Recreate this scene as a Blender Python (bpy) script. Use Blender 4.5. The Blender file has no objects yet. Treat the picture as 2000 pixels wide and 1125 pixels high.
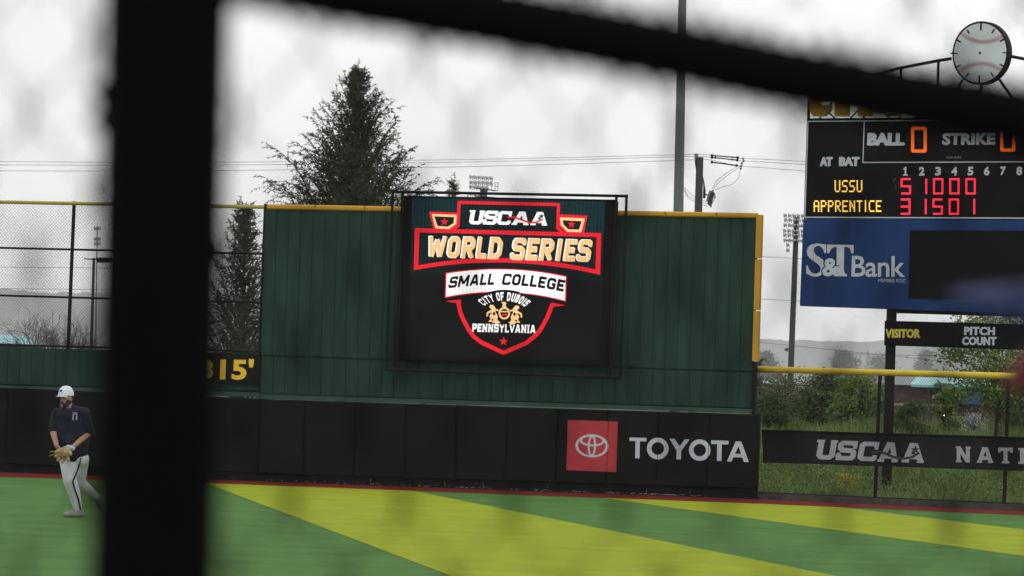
import bpy, bmesh, math, random
from mathutils import Vector, Matrix
from mathutils.geometry import delaunay_2d_cdt
SC = bpy.context.scene
COL = SC.collection
R = math.radians
V = Vector

# ------------------------------------------------------------------ camera
F = 10000.0                      # focal length in photo pixels (photo is 2000 wide)
CAM = V((0, 0, 2.1))
ROLL, PITCH = 0.031, (740 - 562.5) / F
fwd = V((0, math.cos(PITCH), math.sin(PITCH)))
rt0, up0 = V((1, 0, 0)), V((0, -math.sin(PITCH), math.cos(PITCH)))
RT = rt0 * math.cos(ROLL) + up0 * math.sin(ROLL)
UP = up0 * math.cos(ROLL) - rt0 * math.sin(ROLL)
cd = bpy.data.cameras.new("camera")
cam = bpy.data.objects.new("camera", cd)
COL.objects.link(cam)
M = Matrix((RT, UP, -fwd)).transposed().to_4x4()
M.translation = CAM
cam.matrix_world = M
cd.sensor_width = 36
cd.lens = 36 * F / 2000
cd.clip_start = 0.1
cd.clip_end = 14000
cd.dof.use_dof = True
cd.dof.focus_distance = 97
cd.dof.aperture_fstop = 8.2
SC.camera = cam

# ------------------------------------------------------------------ sky and sun (overcast)
SUN_EL, SUN_AZ = R(58), R(160)
w = bpy.data.worlds.new("World")
SC.world = w
w.use_nodes = True
nt = w.node_tree
nt.nodes.clear()
out = nt.nodes.new("ShaderNodeOutputWorld")
bg = nt.nodes.new("ShaderNodeBackground")
bg.inputs[1].default_value = 0.1
sky = nt.nodes.new("ShaderNodeTexSky")
sky.sky_type = 'NISHITA'
sky.sun_disc = False
sky.sun_elevation = SUN_EL
sky.sun_rotation = SUN_AZ
tc = nt.nodes.new("ShaderNodeTexCoord")
mp = nt.nodes.new("ShaderNodeMapping")
mp.inputs["Scale"].default_value = (1, 1, 2.5)
noi = nt.nodes.new("ShaderNodeTexNoise")
noi.inputs["Scale"].default_value = 14
noi.inputs["Detail"].default_value = 3
rmp = nt.nodes.new("ShaderNodeMapRange")
rmp.inputs[1].default_value, rmp.inputs[2].default_value = 0.3, 0.7
rmp.inputs[3].default_value, rmp.inputs[4].default_value = 0.86, 1.06
cl = nt.nodes.new("ShaderNodeMix")
cl.data_type = 'RGBA'
cl.blend_type = 'MULTIPLY'
cl.inputs[0].default_value = 1
cl.inputs[6].default_value = (11.9, 11.8, 11.95, 1)      # the cloud layer
mx = nt.nodes.new("ShaderNodeMix")
mx.data_type = 'RGBA'
mx.inputs[0].default_value = 0.92                      # cloud cover
L = nt.links
L.new(tc.outputs["Generated"], mp.inputs[0])
L.new(mp.outputs[0], noi.inputs["Vector"])
L.new(noi.outputs[0], rmp.inputs[0])
L.new(rmp.outputs[0], cl.inputs[7])
L.new(sky.outputs[0], mx.inputs[6])
L.new(cl.outputs[2], mx.inputs[7])
L.new(mx.outputs[2], bg.inputs[0])
L.new(bg.outputs[0], out.inputs[0])
sd = bpy.data.lights.new("sun", 'SUN')
sd.energy = 0.6
sd.angle = R(20)
sd.color = (1, 0.97, 0.93)
so = bpy.data.objects.new("sun", sd)
COL.objects.link(so)
sdir = V((math.sin(SUN_AZ) * math.cos(SUN_EL), math.cos(SUN_AZ) * math.cos(SUN_EL), math.sin(SUN_EL)))
so.rotation_euler = sdir.to_track_quat('Z', 'Y').to_euler()
SC.view_settings.view_transform = 'Standard'
SC.view_settings.look = 'None'
SC.view_settings.exposure = 0.0
SC.view_settings.gamma = 1
SC.cycles.use_denoising = True
SC.cycles.max_bounces = 6
SC.cycles.volume_bounces = 1
SC.cycles.transparent_max_bounces = 8

# ------------------------------------------------------------------ where a photo pixel lies in the place
def ray(px, py):
    return fwd + RT * ((px - 1000) / F) + UP * ((562.5 - py) / F)
def at(px, py, Y):
    d = ray(px, py)
    return CAM + d * (Y / d.y)
def ground(px, py, z=0.0):
    d = ray(px, py)
    return CAM + d * ((z - CAM.z) / d.z)

class Facade:
    """A vertical plane through two places; t runs along it in metres, z up."""
    def __init__(s, px0, D0, px1, D1):
        a, b = at(px0, 740, D0), at(px1, 740, D1)
        s.a = V((a.x, a.y, 0))
        s.u = V((b.x - a.x, b.y - a.y, 0)).normalized()
        s.n = V((s.u.y, -s.u.x, 0))
        if s.n.y > 0: s.n = -s.n
    def at(s, px, py, off=0.0):
        d = ray(px, py)
        o = s.a + s.n * off
        return CAM + d * ((o - CAM).dot(s.n) / d.dot(s.n))
    def tz(s, px, py, off=0.0):
        p = s.at(px, py, off)
        return (p - s.a).dot(s.u), p.z
    def p(s, t, z, off=0.0):
        q = s.a + s.u * t + s.n * off
        return V((q.x, q.y, z))

# ------------------------------------------------------------------ materials
MATS = {}
def mat(name, base, rough=0.7, var=0.18, scale=6.0, metal=0.0, island=0.0, spec=0.3, emit=0.0, bump=0.0, stretch=None, second=None):
    if name in MATS: return MATS[name]
    m = bpy.data.materials.new(name)
    m.use_nodes = True
    n, l = m.node_tree.nodes, m.node_tree.links
    b = n["Principled BSDF"]
    b.inputs["Roughness"].default_value = rough
    b.inputs["Metallic"].default_value = metal
    b.inputs["Specular IOR Level"].default_value = spec
    tcn = n.new("ShaderNodeTexCoord")
    vec = tcn.outputs["Object"]
    if stretch:
        mpn = n.new("ShaderNodeMapping")
        mpn.inputs["Scale"].default_value = stretch
        l.new(vec, mpn.inputs[0]); vec = mpn.outputs[0]
    nz = n.new("ShaderNodeTexNoise")
    nz.inputs["Scale"].default_value = scale
    nz.inputs["Detail"].default_value = 5
    l.new(vec, nz.inputs["Vector"])
    mr = n.new("ShaderNodeMapRange")
    mr.inputs[1].default_value, mr.inputs[2].default_value = 0.3, 0.7
    l.new(nz.outputs[0], mr.inputs[0])
    mix = n.new("ShaderNodeMix")
    mix.data_type = 'RGBA'
    lo = tuple(c * (1 - var) for c in base) + (1,)
    hi = tuple(min(1, c * (1 + var)) for c in (second or base)) + (1,)
    mix.inputs[6].default_value, mix.inputs[7].default_value = lo, hi
    if island:
        ge = n.new("ShaderNodeNewGeometry")
        ad = n.new("ShaderNodeMath"); ad.operation = 'MULTIPLY_ADD'
        ad.inputs[1].default_value = island
        l.new(ge.outputs["Random Per Island"], ad.inputs[0])
        ml = n.new("ShaderNodeMath"); ml.operation = 'MULTIPLY'
        ml.inputs[1].default_value = 1 - island
        l.new(mr.outputs[0], ml.inputs[0])
        l.new(ml.outputs[0], ad.inputs[2])
        l.new(ad.outputs[0], mix.inputs[0])
    else:
        l.new(mr.outputs[0], mix.inputs[0])
    l.new(mix.outputs[2], b.inputs["Base Color"])
    if emit:
        l.new(mix.outputs[2], b.inputs["Emission Color"])
        b.inputs["Emission Strength"].default_value = emit
    if bump:
        bp = n.new("ShaderNodeBump")
        bp.inputs["Strength"].default_value = bump
        bp.inputs["Distance"].default_value = 0.02
        l.new(nz.outputs[0], bp.inputs["Height"])
        l.new(bp.outputs[0], b.inputs["Normal"])
    MATS[name] = m
    return m

def led(name, col, strength=1.0, lines=0.35, pitch=0.03):
    """A lit colour of an LED board: rows of diodes with dimmer rows between, a few of them weak."""
    if name in MATS: return MATS[name]
    m = bpy.data.materials.new(name)
    m.use_nodes = True
    n, l = m.node_tree.nodes, m.node_tree.links
    b = n["Principled BSDF"]
    b.inputs["Base Color"].default_value = (0.003, 0.003, 0.0033, 1)
    b.inputs["Specular IOR Level"].default_value = 0.06
    b.inputs["Roughness"].default_value = 0.7
    tcn = n.new("ShaderNodeTexCoord")
    sp = n.new("ShaderNodeSeparateXYZ")
    l.new(tcn.outputs["Object"], sp.inputs[0])
    def saw(sock, p):
        a = n.new("ShaderNodeMath"); a.operation = 'MULTIPLY'; a.inputs[1].default_value = 1 / p
        l.new(sock, a.inputs[0])
        f = n.new("ShaderNodeMath"); f.operation = 'PINGPONG'; f.inputs[1].default_value = 0.5
        l.new(a.outputs[0], f.inputs[0])
        r = n.new("ShaderNodeMapRange")
        r.inputs[1].default_value, r.inputs[2].default_value = 0.08, 0.2
        r.inputs[3].default_value, r.inputs[4].default_value = 1 - lines, 1
        l.new(f.outputs[0], r.inputs[0])
        return r.outputs[0]
    mu = n.new("ShaderNodeMath"); mu.operation = 'MULTIPLY'
    l.new(saw(sp.outputs[2], pitch), mu.inputs[0])
    l.new(saw(sp.outputs[0], pitch * 2.3), mu.inputs[1])
    mpn = n.new("ShaderNodeMapping")
    mpn.inputs["Scale"].default_value = (1.2, 1.2, 40)
    l.new(tcn.outputs["Object"], mpn.inputs[0])
    nz = n.new("ShaderNodeTexNoise"); nz.inputs["Scale"].default_value = 2.0
    l.new(mpn.outputs[0], nz.inputs["Vector"])
    mr = n.new("ShaderNodeMapRange")
    mr.inputs[1].default_value, mr.inputs[2].default_value = 0.35, 0.6
    mr.inputs[3].default_value, mr.inputs[4].default_value = strength * (1 - lines * 0.6), strength
    l.new(nz.outputs[0], mr.inputs[0])
    mu2 = n.new("ShaderNodeMath"); mu2.operation = 'MULTIPLY'
    l.new(mu.outputs[0], mu2.inputs[0]); l.new(mr.outputs[0], mu2.inputs[1])
    b.inputs["Emission Color"].default_value = tuple(col) + (1,)
    l.new(mu2.outputs[0], b.inputs["Emission Strength"])
    MATS[name] = m
    return m

# ------------------------------------------------------------------ objects
ORIG = {}
def thing(name, label, cat, loc=(0, 0, 0), group=None):
    o = bpy.data.objects.new(name, None)
    COL.objects.link(o)
    o.location = loc
    o.empty_display_size = 0.2
    o["label"], o["category"] = label, cat
    if group: o["group"] = group
    ORIG[o.name] = V(loc)
    return o
def tag(o, label=None, cat=None, group=None, kind=None):
    for k, v in (("label", label), ("category", cat), ("group", group), ("kind", kind)):
        if v: o[k] = v
    return o
def copy_tree(o, parent=None):
    c = o.copy()
    COL.objects.link(c)
    c.parent = parent
    for ch in o.children: copy_tree(ch, c)
    ORIG[c.name] = ORIG.get(o.name, V((0, 0, 0)))
    return c

class MB:
    def __init__(s): s.v, s.f, s.m = [], [], []
    def vs(s, pts):
        i = len(s.v); s.v += [tuple(p) for p in pts]; return i
    def poly(s, pts, mi=0):
        i = s.vs(pts); s.f.append(tuple(range(i, i + len(pts)))); s.m.append(mi)
    def prism(s, pts, ext, mi=0, side=None):
        n = len(pts)
        i = s.vs(pts); j = s.vs([V(p) + ext for p in pts])
        s.f.append(tuple(range(i, i + n))); s.m.append(mi)
        s.f.append(tuple(range(j + n - 1, j - 1, -1))); s.m.append(mi)
        for k in range(n):
            q = (k + 1) % n
            s.f.append((i + q, i + k, j + k, j + q)); s.m.append(mi if side is None else side)
    def box(s, c, size, rz=0.0, mi=0):
        x, y, z = size[0] / 2, size[1] / 2, size[2] / 2
        ca, sa = math.cos(rz), math.sin(rz)
        q = [V((c[0] + a * ca - b * sa, c[1] + a * sa + b * ca, c[2] - z)) for a, b in ((-x, -y), (x, -y), (x, y), (-x, y))]
        s.prism(q, V((0, 0, 2 * z)), mi)
    def tube(s, pts, r, n=8, mi=0, cap=True):
        pts = [V(p) for p in pts]
        rs = r if isinstance(r, (list, tuple)) else [r] * len(pts)
        rings = []
        prev = None
        for k, p in enumerate(pts):
            d = (pts[min(k + 1, len(pts) - 1)] - pts[max(k - 1, 0)]).normalized()
            if prev is None:
                a = d.cross(V((0, 0, 1)))
                if a.length < 0.1: a = d.cross(V((1, 0, 0)))
            else:
                a = prev - d * prev.dot(d)
            a.normalize(); prev = a
            b = d.cross(a)
            rings.append(s.vs([p + a * (rs[k] * math.cos(2 * math.pi * q / n)) + b * (rs[k] * math.sin(2 * math.pi * q / n)) for q in range(n)]))
        for k in range(len(rings) - 1):
            for q in range(n):
                w_ = (q + 1) % n
                s.f.append((rings[k] + q, rings[k] + w_, rings[k + 1] + w_, rings[k + 1] + q)); s.m.append(mi)
        if cap:
            s.f.append(tuple(rings[0] + q for q in range(n - 1, -1, -1))); s.m.append(mi)
            s.f.append(tuple(rings[-1] + q for q in range(n))); s.m.append(mi)
    def ball(s, c, r, mi=0, nu=12, nv=8, sx=1, sy=1, sz=1):
        c = V(c); rows = []
        for a in range(nv + 1):
            th = math.pi * a / nv
            rows.append(s.vs([c + V((r * sx * math.sin(th) * math.cos(2 * math.pi * q / nu), r * sy * math.sin(th) * math.sin(2 * math.pi * q / nu), r * sz * math.cos(th))) for q in range(nu)]))
        for a in range(nv):
            for q in range(nu):
                s.f.append((rows[a] + q, rows[a + 1] + q, rows[a + 1] + (q + 1) % nu, rows[a] + (q + 1) % nu)); s.m.append(mi)
    def build(s, name, mats, parent=None, smooth=False):
        if not isinstance(mats, (list, tuple)): mats = [mats]
        o0 = ORIG[parent.name] if parent else V((0, 0, 0))
        me = bpy.data.meshes.new(name)
        me.from_pydata([(x - o0.x, y - o0.y, z - o0.z) for x, y, z in s.v], [], s.f)
        for m_ in mats: me.materials.append(m_)
        me.polygons.foreach_set("material_index", s.m)
        if smooth: me.polygons.foreach_set("use_smooth", [True] * len(s.f))
        me.update()
        o = bpy.data.objects.new(name, me)
        COL.objects.link(o)
        if parent:
            o.parent = parent
            ORIG[o.name] = o0
        return o

def facbox(mb, fac, quad, off, thick, mi=0):
    """A slab on a facade from its four corners in the photo (TL, TR, BR, BL), proud of the plane by off."""
    q = [fac.at(x, y, off) for x, y in quad]
    mb.prism(q, -fac.n * thick, mi)
def tzbox(mb, fac, t0, t1, z00, z10, z01, z11, off, thick, ch=0.0, mi=0):
    """Slab from t0 to t1; bottom z00..z10, top z01..z11 (left..right); chamfered front edge ch."""
    if ch:
        f_ = [fac.p(t0 + ch, z00 + ch, off), fac.p(t1 - ch, z10 + ch, off), fac.p(t1 - ch, z11 - ch, off), fac.p(t0 + ch, z01 - ch, off)]
        g_ = [fac.p(t0, z00, off - ch), fac.p(t1, z10, off - ch), fac.p(t1, z11, off - ch), fac.p(t0, z01, off - ch)]
        h_ = [fac.p(t0, z00, off - thick), fac.p(t1, z10, off - thick), fac.p(t1, z11, off - thick), fac.p(t0, z01, off - thick)]
        i = mb.vs(f_ + g_ + h_)
        fs = [(0, 1, 2, 3), (11, 10, 9, 8)]
        for k in range(4):
            q = (k + 1) % 4
            fs += [(4 + k, 4 + q, q, k), (8 + k, 8 + q, 4 + q, 4 + k)]
        for f_ in fs:
            mb.f.append(tuple(i + x for x in f_)); mb.m.append(mi)
    else:
        mb.prism([fac.p(t0, z00, off), fac.p(t1, z10, off), fac.p(t1, z11, off), fac.p(t0, z01, off)], -fac.n * thick, mi)

# ------------------------------------------------------------------ flat artwork (signs, screens): painter's layers cut into one sheet
TXT = {}
def text_polys(body, offset=0.0, space=1.0):
    key = (body, offset, space)
    if key in TXT: return TXT[key]
    cu = bpy.data.curves.new("t", 'FONT')
    cu.body, cu.offset, cu.space_character, cu.resolution_u = body, offset, space, 3
    cu.fill_mode = 'FRONT'
    ob = bpy.data.objects.new("t", cu)
    COL.objects.link(ob)
    dg = bpy.context.evaluated_depsgraph_get()
    dg.update()
    me = ob.evaluated_get(dg).to_mesh()
    vs = [(v.co.x, v.co.y) for v in me.vertices]
    fs = [tuple(p.vertices) for p in me.polygons]
    ob.evaluated_get(dg).to_mesh_clear()
    bpy.data.objects.remove(ob)
    bpy.data.curves.remove(cu)
    x0, x1 = min(v[0] for v in vs), max(v[0] for v in vs)
    y0, y1 = min(v[1] for v in vs), max(v[1] for v in vs)
    res = [[((vs[i][0] - x0) / (x1 - x0), (vs[i][1] - y0) / (y1 - y0)) for i in f_] for f_ in fs]
    TXT[key] = res
    return res

# block letters drawn as strokes in a box one high: (width, strokes)
def _arc(cx, cy, rx, ry, a0, a1, n=8):
    return [(cx + rx * math.cos(R(a0 + (a1 - a0) * i / n)), cy + ry * math.sin(R(a0 + (a1 - a0) * i / n))) for i in range(n + 1)]
BLOCK = {
 'U': (0.9, [[(.2, 1), (.2, .22), (.32, .1), (.62, .1), (.74, .22), (.74, 1)]]),
 'S': (0.85, [[(.78, .72), (.78, .8), (.68, .9), (.22, .9), (.12, .8), (.12, .62), (.22, .52), (.64, .5), (.74, .4), (.74, .2), (.64, .1), (.18, .1), (.08, .2), (.08, .3)]]),
 'C': (0.85, [[(.78, .68), (.78, .8), (.68, .9), (.24, .9), (.12, .8), (.12, .2), (.24, .1), (.68, .1), (.78, .2), (.78, .32)]]),
 'A': (0.95, [[(.12, 0), (.42, .95)], [(.53, .95), (.83, 0)], [(.28, .3), (.68, .3)], [(.36, .92), (.6, .92)]]),
 'N': (0.95, [[(.18, 0), (.18, 1)], [(.2, .95), (.75, .05)], [(.77, 0), (.77, 1)]]),
 'T': (0.9, [[(.02, .9), (.88, .9)], [(.45, 1), (.45, 0)]]),
 'I': (0.45, [[(.22, 0), (.22, 1)]]),
 'Y': (0.9, [[(.1, 1), (.45, .48)], [(.8, 1), (.45, .48)], [(.45, .52), (.45, 0)]]),
}
_O = [(.13, .5), (.13, .75), (.28, .89), (.57, .89), (.72, .75), (.72, .25), (.57, .11), (.28, .11), (.13, .25), (.13, .5)]
BLOCK.update({
 'W': (1.2, [[(.1, 1.02), (.31, .06)], [(.31, .06), (.6, .82)], [(.6, .82), (.89, .06)], [(.89, .06), (1.1, 1.02)]]),
 'O': (.85, [_O]), 'R': (.86, [[(.13, 0), (.13, 1)], [(.13, .89), (.58, .89), (.72, .77), (.72, .6), (.58, .47), (.13, .47)], [(.42, .47), (.73, 0)]]),
 'L': (.7, [[(.13, 1), (.13, .11)], [(.02, .11), (.7, .11)]]), 'D': (.86, [[(.13, 0), (.13, 1)], [(.13, .89), (.54, .89), (.73, .72), (.73, .28), (.54, .11), (.13, .11)]]),
 'E': (.74, [[(.13, 0), (.13, 1)], [(.05, .89), (.74, .89)], [(.05, .5), (.64, .5)], [(.05, .11), (.74, .11)]]),
 'F': (.72, [[(.13, 0), (.13, 1)], [(.05, .89), (.72, .89)], [(.05, .5), (.62, .5)]]),
 'M': (1.1, [[(.12, 0), (.12, 1)], [(.14, .96), (.55, .25)], [(.55, .25), (.96, .96)], [(.98, 1), (.98, 0)]]),
 'G': (.86, [[(.76, .68), (.76, .78), (.62, .89), (.28, .89), (.13, .75), (.13, .25), (.28, .11), (.62, .11), (.76, .24), (.76, .48)], [(.48, .46), (.86, .46)]]),
 'P': (.82, [[(.13, 0), (.13, 1)], [(.13, .89), (.56, .89), (.7, .77), (.7, .58), (.56, .44), (.13, .44)]]),
 'B': (.84, [[(.13, 0), (.13, 1)], [(.13, .89), (.54, .89), (.66, .79), (.66, .62), (.54, .52), (.13, .52)], [(.54, .52), (.71, .42), (.71, .22), (.56, .11), (.13, .11)]]),
 'V': (.92, [[(.1, 1.02), (.46, .04)], [(.46, .04), (.82, 1.02)]]), ' ': (.4, []),
})
SLAB = {'U': [(.0, .34, 1), (.6, .9, 1)], 'N': [(0, .36, 0), (0, .3, 1), (.62, .95, 1)], 'A': [(-.02, .3, 0), (.65, .97, 0), (.28, .6, 1)], 'T': [(.22, .68, 0)], 'I': [(0, .45, 0), (0, .45, 1)]}
def stroke_polys(ch, t=0.2, slab=True):
    wd, st = BLOCK[ch]
    res = []
    for pl in st:
        for k in range(len(pl) - 1):
            a, b = V(pl[k]), V(pl[k + 1])
            d = (b - a)
            if d.length < 1e-6: continue
            n_ = V((-d.y, d.x)).normalized() * t / 2
            res.append([a + n_, a - n_, b - n_, b + n_])
            if 0 < k:
                res.append([a + V((math.cos(i * math.pi / 4 + .39), math.sin(i * math.pi / 4 + .39))) * (t / 2 * 1.04) for i in range(8)])
    if slab:
        for x0, x1, y in SLAB.get(ch, []):
            ya, yb = (0, .13) if y == 0 else (.87, 1)
            res.append([V((x0, ya)), V((x1, ya)), V((x1, yb)), V((x0, yb))])
        if ch == 'T':
            for x in (.0, .74): res.append([V((x, .68)), V((x + .15, .68)), V((x + .15, 1)), V((x, 1))])
        if ch in 'SC':
            res.append([V((.69, .6)), V((.86, .6)), V((.86, 1)), V((.69, 1))])
            if ch == 'S': res.append([V((0, 0)), V((.17, 0)), V((.17, .38)), V((0, .38))])
    return wd, [[(max(-.05, min(wd, p[0])), max(0, min(1, p[1]))) for p in q] for q in res]

class Art:
    def __init__(s): s.items = []
    def poly(s, pts, c):
        s.items.append(([tuple(p) for p in pts], c)); return s
    def quad(s, x0, y0, x1, y1, c, sl=0.0):
        d = (x1 - x0) * sl
        return s.poly([(x0, y0), (x1, y0 + d), (x1, y1 + d), (x0, y1)], c)
    def line(s, pts, wd, c, closed=False):
        pts = [V(p) for p in pts]
        if closed: pts = pts + [pts[0]]
        for k in range(len(pts) - 1):
            a, b = pts[k], pts[k + 1]
            d = b - a
            n_ = V((-d.y, d.x)).normalized() * wd / 2
            s.poly([a + n_, a - n_, b - n_, b + n_], c)
            if k > 0 or closed:
                s.poly([a + V((math.cos(i * math.pi / 4 + .39), math.sin(i * math.pi / 4 + .39))) * (wd / 2) for i in range(8)], c)
        return s
    def ell(s, cx, cy, rx, ry, c, n=40, rot=0.0):
        ca, sa = math.cos(rot), math.sin(rot)
        q = []
        for i in range(n):
            x, y = rx * math.cos(2 * math.pi * i / n), ry * math.sin(2 * math.pi * i / n)
            q.append((cx + x * ca - y * sa, cy + x * sa + y * ca))
        return s.poly(q, c)
    def star(s, cx, cy, r, c, rot=0.0):
        q = []
        for i in range(10):
            a = -math.pi / 2 + i * math.pi / 5 + rot
            k = r if i % 2 == 0 else r * 0.42
            q.append((cx + k * math.cos(a), cy + k * math.sin(a)))
        return s.poly(q, c)
    def text(s, body, c, tl=None, tr=None, bl=None, br=None, offset=0.0, space=1.0, warp=None):
        for q in text_polys(body, offset, space):
            pts = []
            for u, v in q:
                if warp: pts.append(warp(u, v)); continue
                tx, ty = tl[0] + (tr[0] - tl[0]) * u, tl[1] + (tr[1] - tl[1]) * u
                bx, by = bl[0] + (br[0] - bl[0]) * u, bl[1] + (br[1] - bl[1]) * u
                pts.append((bx + (tx - bx) * v, by + (ty - by) * v))
            s.poly(pts, c)
        return s
    def heavy(s, body, c, tl, tr, bl, br, offset, b, space=1.0):
        """bold lettering: the word struck several times, b pixels apart"""
        for dx, dy in ((-b, 0), (b, 0), (0, -b * .6), (0, b * .6)):
            s.text(body, c, *[(p[0] + dx, p[1] + dy) for p in (tl, tr, bl, br)], offset=offset, space=space)
        return s
    def tbox(s, body, c, x0, y0, x1, y1, sl=0.0, lean=0.0, offset=0.0, space=1.0):
        d = (x1 - x0) * sl
        return s.text(body, c, (x0 + lean, y0), (x1 + lean, y0 + d), (x0, y1), (x1, y1 + d), offset, space)
    def block(s, ch, c, x0, y0, x1, y1, sl=0.0, lean=0.0, t=0.2, slab=True):
        wd, ps = stroke_polys(ch, t, slab)
        for q in ps:
            pts = []
            for u, v in q:
                u /= wd
                x = x0 + (x1 - x0) * u
                pts.append((x + lean * v, y1 + (y0 - y1) * v + (x1 - x0) * u * sl))
            s.poly(pts, c)
        return s
    def bword(s, word, c, tl=None, tr=None, bl=None, br=None, t=.22, gap=.1, slab=False, warp=None, grow=0.0):
        """a word in stroke letters filling a quad (or a warped box)"""
        ws = [BLOCK[k][0] for k in word]
        tot = sum(ws) + gap * (len(word) - 1)
        x = 0.0
        for k, w_ in zip(word, ws):
            for q in stroke_polys(k, t + grow, slab)[1]:
                pts = []
                for u, v in q:
                    uu = (x + u) / tot
                    if warp: pts.append(warp(uu, v)); continue
                    tx, ty = tl[0] + (tr[0] - tl[0]) * uu, tl[1] + (tr[1] - tl[1]) * uu
                    bx, by = bl[0] + (br[0] - bl[0]) * uu, bl[1] + (br[1] - bl[1]) * uu
                    pts.append((bx + (tx - bx) * v, by + (ty - by) * v))
                s.poly(pts, c)
            x += w_ + gap
        return s
    def mesh(s, place):
        verts, faces = [], []
        s.items = [(p_, c_) for p_, c_ in s.items if abs(sum(p_[i][0] * p_[(i + 1) % len(p_)][1] - p_[(i + 1) % len(p_)][0] * p_[i][1] for i in range(len(p_)))) > 2e-4]
        for pts, c in s.items:
            q = []
            for p in pts:
                if not q or (abs(p[0] - q[-1][0]) + abs(p[1] - q[-1][1])) > 1e-4: q.append(p)
            if len(q) > 1 and abs(q[0][0] - q[-1][0]) + abs(q[0][1] - q[-1][1]) < 1e-4: q.pop()
            if len(q) < 3: q = list(pts)
            ar = sum(q[i][0] * q[(i + 1) % len(q)][1] - q[(i + 1) % len(q)][0] * q[i][1] for i in range(len(q)))
            if ar < 0: q.reverse()
            faces.append(list(range(len(verts), len(verts) + len(q))))
            verts += [V((p[0], p[1])) for p in q]
        v2, e2, f2, ov, oe, of = delaunay_2d_cdt(verts, [], faces, 0, 1e-5)
        mb = MB()
        mb.v = [tuple(place(p[0], p[1])) for p in v2]
        for tri, o in zip(f2, of):
            if not o: continue
            gx, gy = sum(v2[i][0] for i in tri) / 3, sum(v2[i][1] for i in tri) / 3
            c = None
            for k in sorted(o, reverse=True):
                pp = s.items[k][0]
                ins = False
                for i in range(len(pp)):
                    (x1, y1), (x2, y2) = pp[i], pp[i - 1]
                    if (y1 > gy) != (y2 > gy) and gx < (x2 - x1) * (gy - y1) / (y2 - y1) + x1: ins = not ins
                if ins:
                    c = s.items[k][1]; break
            if c is None: continue
            mb.f.append(tuple(tri)); mb.m.append(c)
        # drop unused vertices
        used = sorted({i for f_ in mb.f for i in f_})
        mp_ = {i: k for k, i in enumerate(used)}
        mb.v = [mb.v[i] for i in used]
        # face the camera
        res = []
        for f_ in mb.f:
            a, b, c_ = (V(mb.v[mp_[i]]) for i in f_[:3])
            g = tuple(mp_[i] for i in f_)
            if (b - a).cross(c_ - a).dot(CAM - a) < 0: g = g[::-1]
            res.append(g)
        mb.f = res
        return mb

def wire_mesh(mb, origin, u, width, z0f, z1f, pw, ph, r, n=3, wob=0.0, seed=1, knuckle=0.0):
    """Chain link: zigzag wires along u from t=0..width, from z0f(t) up to z1f(t); diamonds pw by ph."""
    rnd = random.Random(seed)
    k = 0
    nrm = V((u.y, -u.x, 0))
    t = 0.0
    while t <= width:
        za, zb = z0f(t), z1f(t)
        pts = []
        steps = int((zb - za) / (ph / 2))
        for i in range(steps + 1):
            s_ = 1 if (i + k) % 2 else -1
            p = origin + u * (t + s_ * pw * 0.25) + nrm * (0.7 * r * (1 if k % 2 else -1) * s_)
            p = V((p.x + rnd.uniform(-wob, wob), p.y, za + i * ph / 2))
            pts.append(p)
        if len(pts) > 1:
            # sharp corners: straight pieces
            for a in range(len(pts) - 1):
                mb.tube([pts[a], pts[a + 1]], r, n, cap=False)
                if knuckle and rnd.random() < .8:      # where the wires hook round each other
                    h, q = ph * rnd.uniform(.2, .42), knuckle * rnd.uniform(.5, 1.3)
                    o_ = V((rnd.uniform(-wob, wob), 0, 0))
                    mb.tube([pts[a] + o_ * .5 + V((0, 0, h * f_)) for f_ in (-1, -.5, 0, .5, 1)], [q * .15, q * .6, q, q * .6, q * .15], n)
        t += pw / 2
        k += 1

# ------------------------------------------------------------------ planes of the place
F_LEFT = Facade(0, 98.7, 515, 97.6)
F_MID = Facade(515, 97.6, 1480, 95.4)
F_RIGHT = Facade(1480, 95.6, 2000, 92.6)
F_SB = Facade(1570, 103.0, 2000, 100.2)

# ------------------------------------------------------------------ ground, turf, track
def sstep(a, b, x):
    t = max(0.0, min(1.0, (x - a) / (b - a))); return t * t * (3 - 2 * t)
def terrain(x, y):
    m = 1.2 * sstep(99, 121, y) * (1 - sstep(126, 150, y)) * sstep(2, 5, x)
    d = -1.2 * sstep(126, 160, y)
    return m + d - 0.03 + 0.05 * math.sin(x * 1.3) * math.sin(y * 0.7) * sstep(101, 110, y)
m_ground = mat("rough_grass_ground", (0.055, 0.085, 0.03), 0.95, 0.4, 1.5, spec=0.1)
mb = MB()
xs = [-2600, -1200, -400, -120, -60, -30] + [-20 + i * 1.0 for i in range(51)] + [45, 70, 140, 400, 1200, 2600]
ys = [-60, -20, 0, 20, 50, 80, 92, 96, 98, 99] + [100 + i * 1.5 for i in range(45)] + [180, 220, 300, 500, 900, 1600, 2600, 3600, 5200, 7000, 9600]
idx = mb.vs([(x, y, terrain(x, y) - (0.06 if y < 99.5 else 0)) for y in ys for x in xs])
for j in range(len(ys) - 1):
    for i in range(len(xs) - 1):
        a = idx + j * len(xs) + i
        mb.f.append((a, a + 1, a + len(xs) + 1, a + len(xs))); mb.m.append(0)
tag(mb.build("ground", m_ground, smooth=True), kind="structure")

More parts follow.
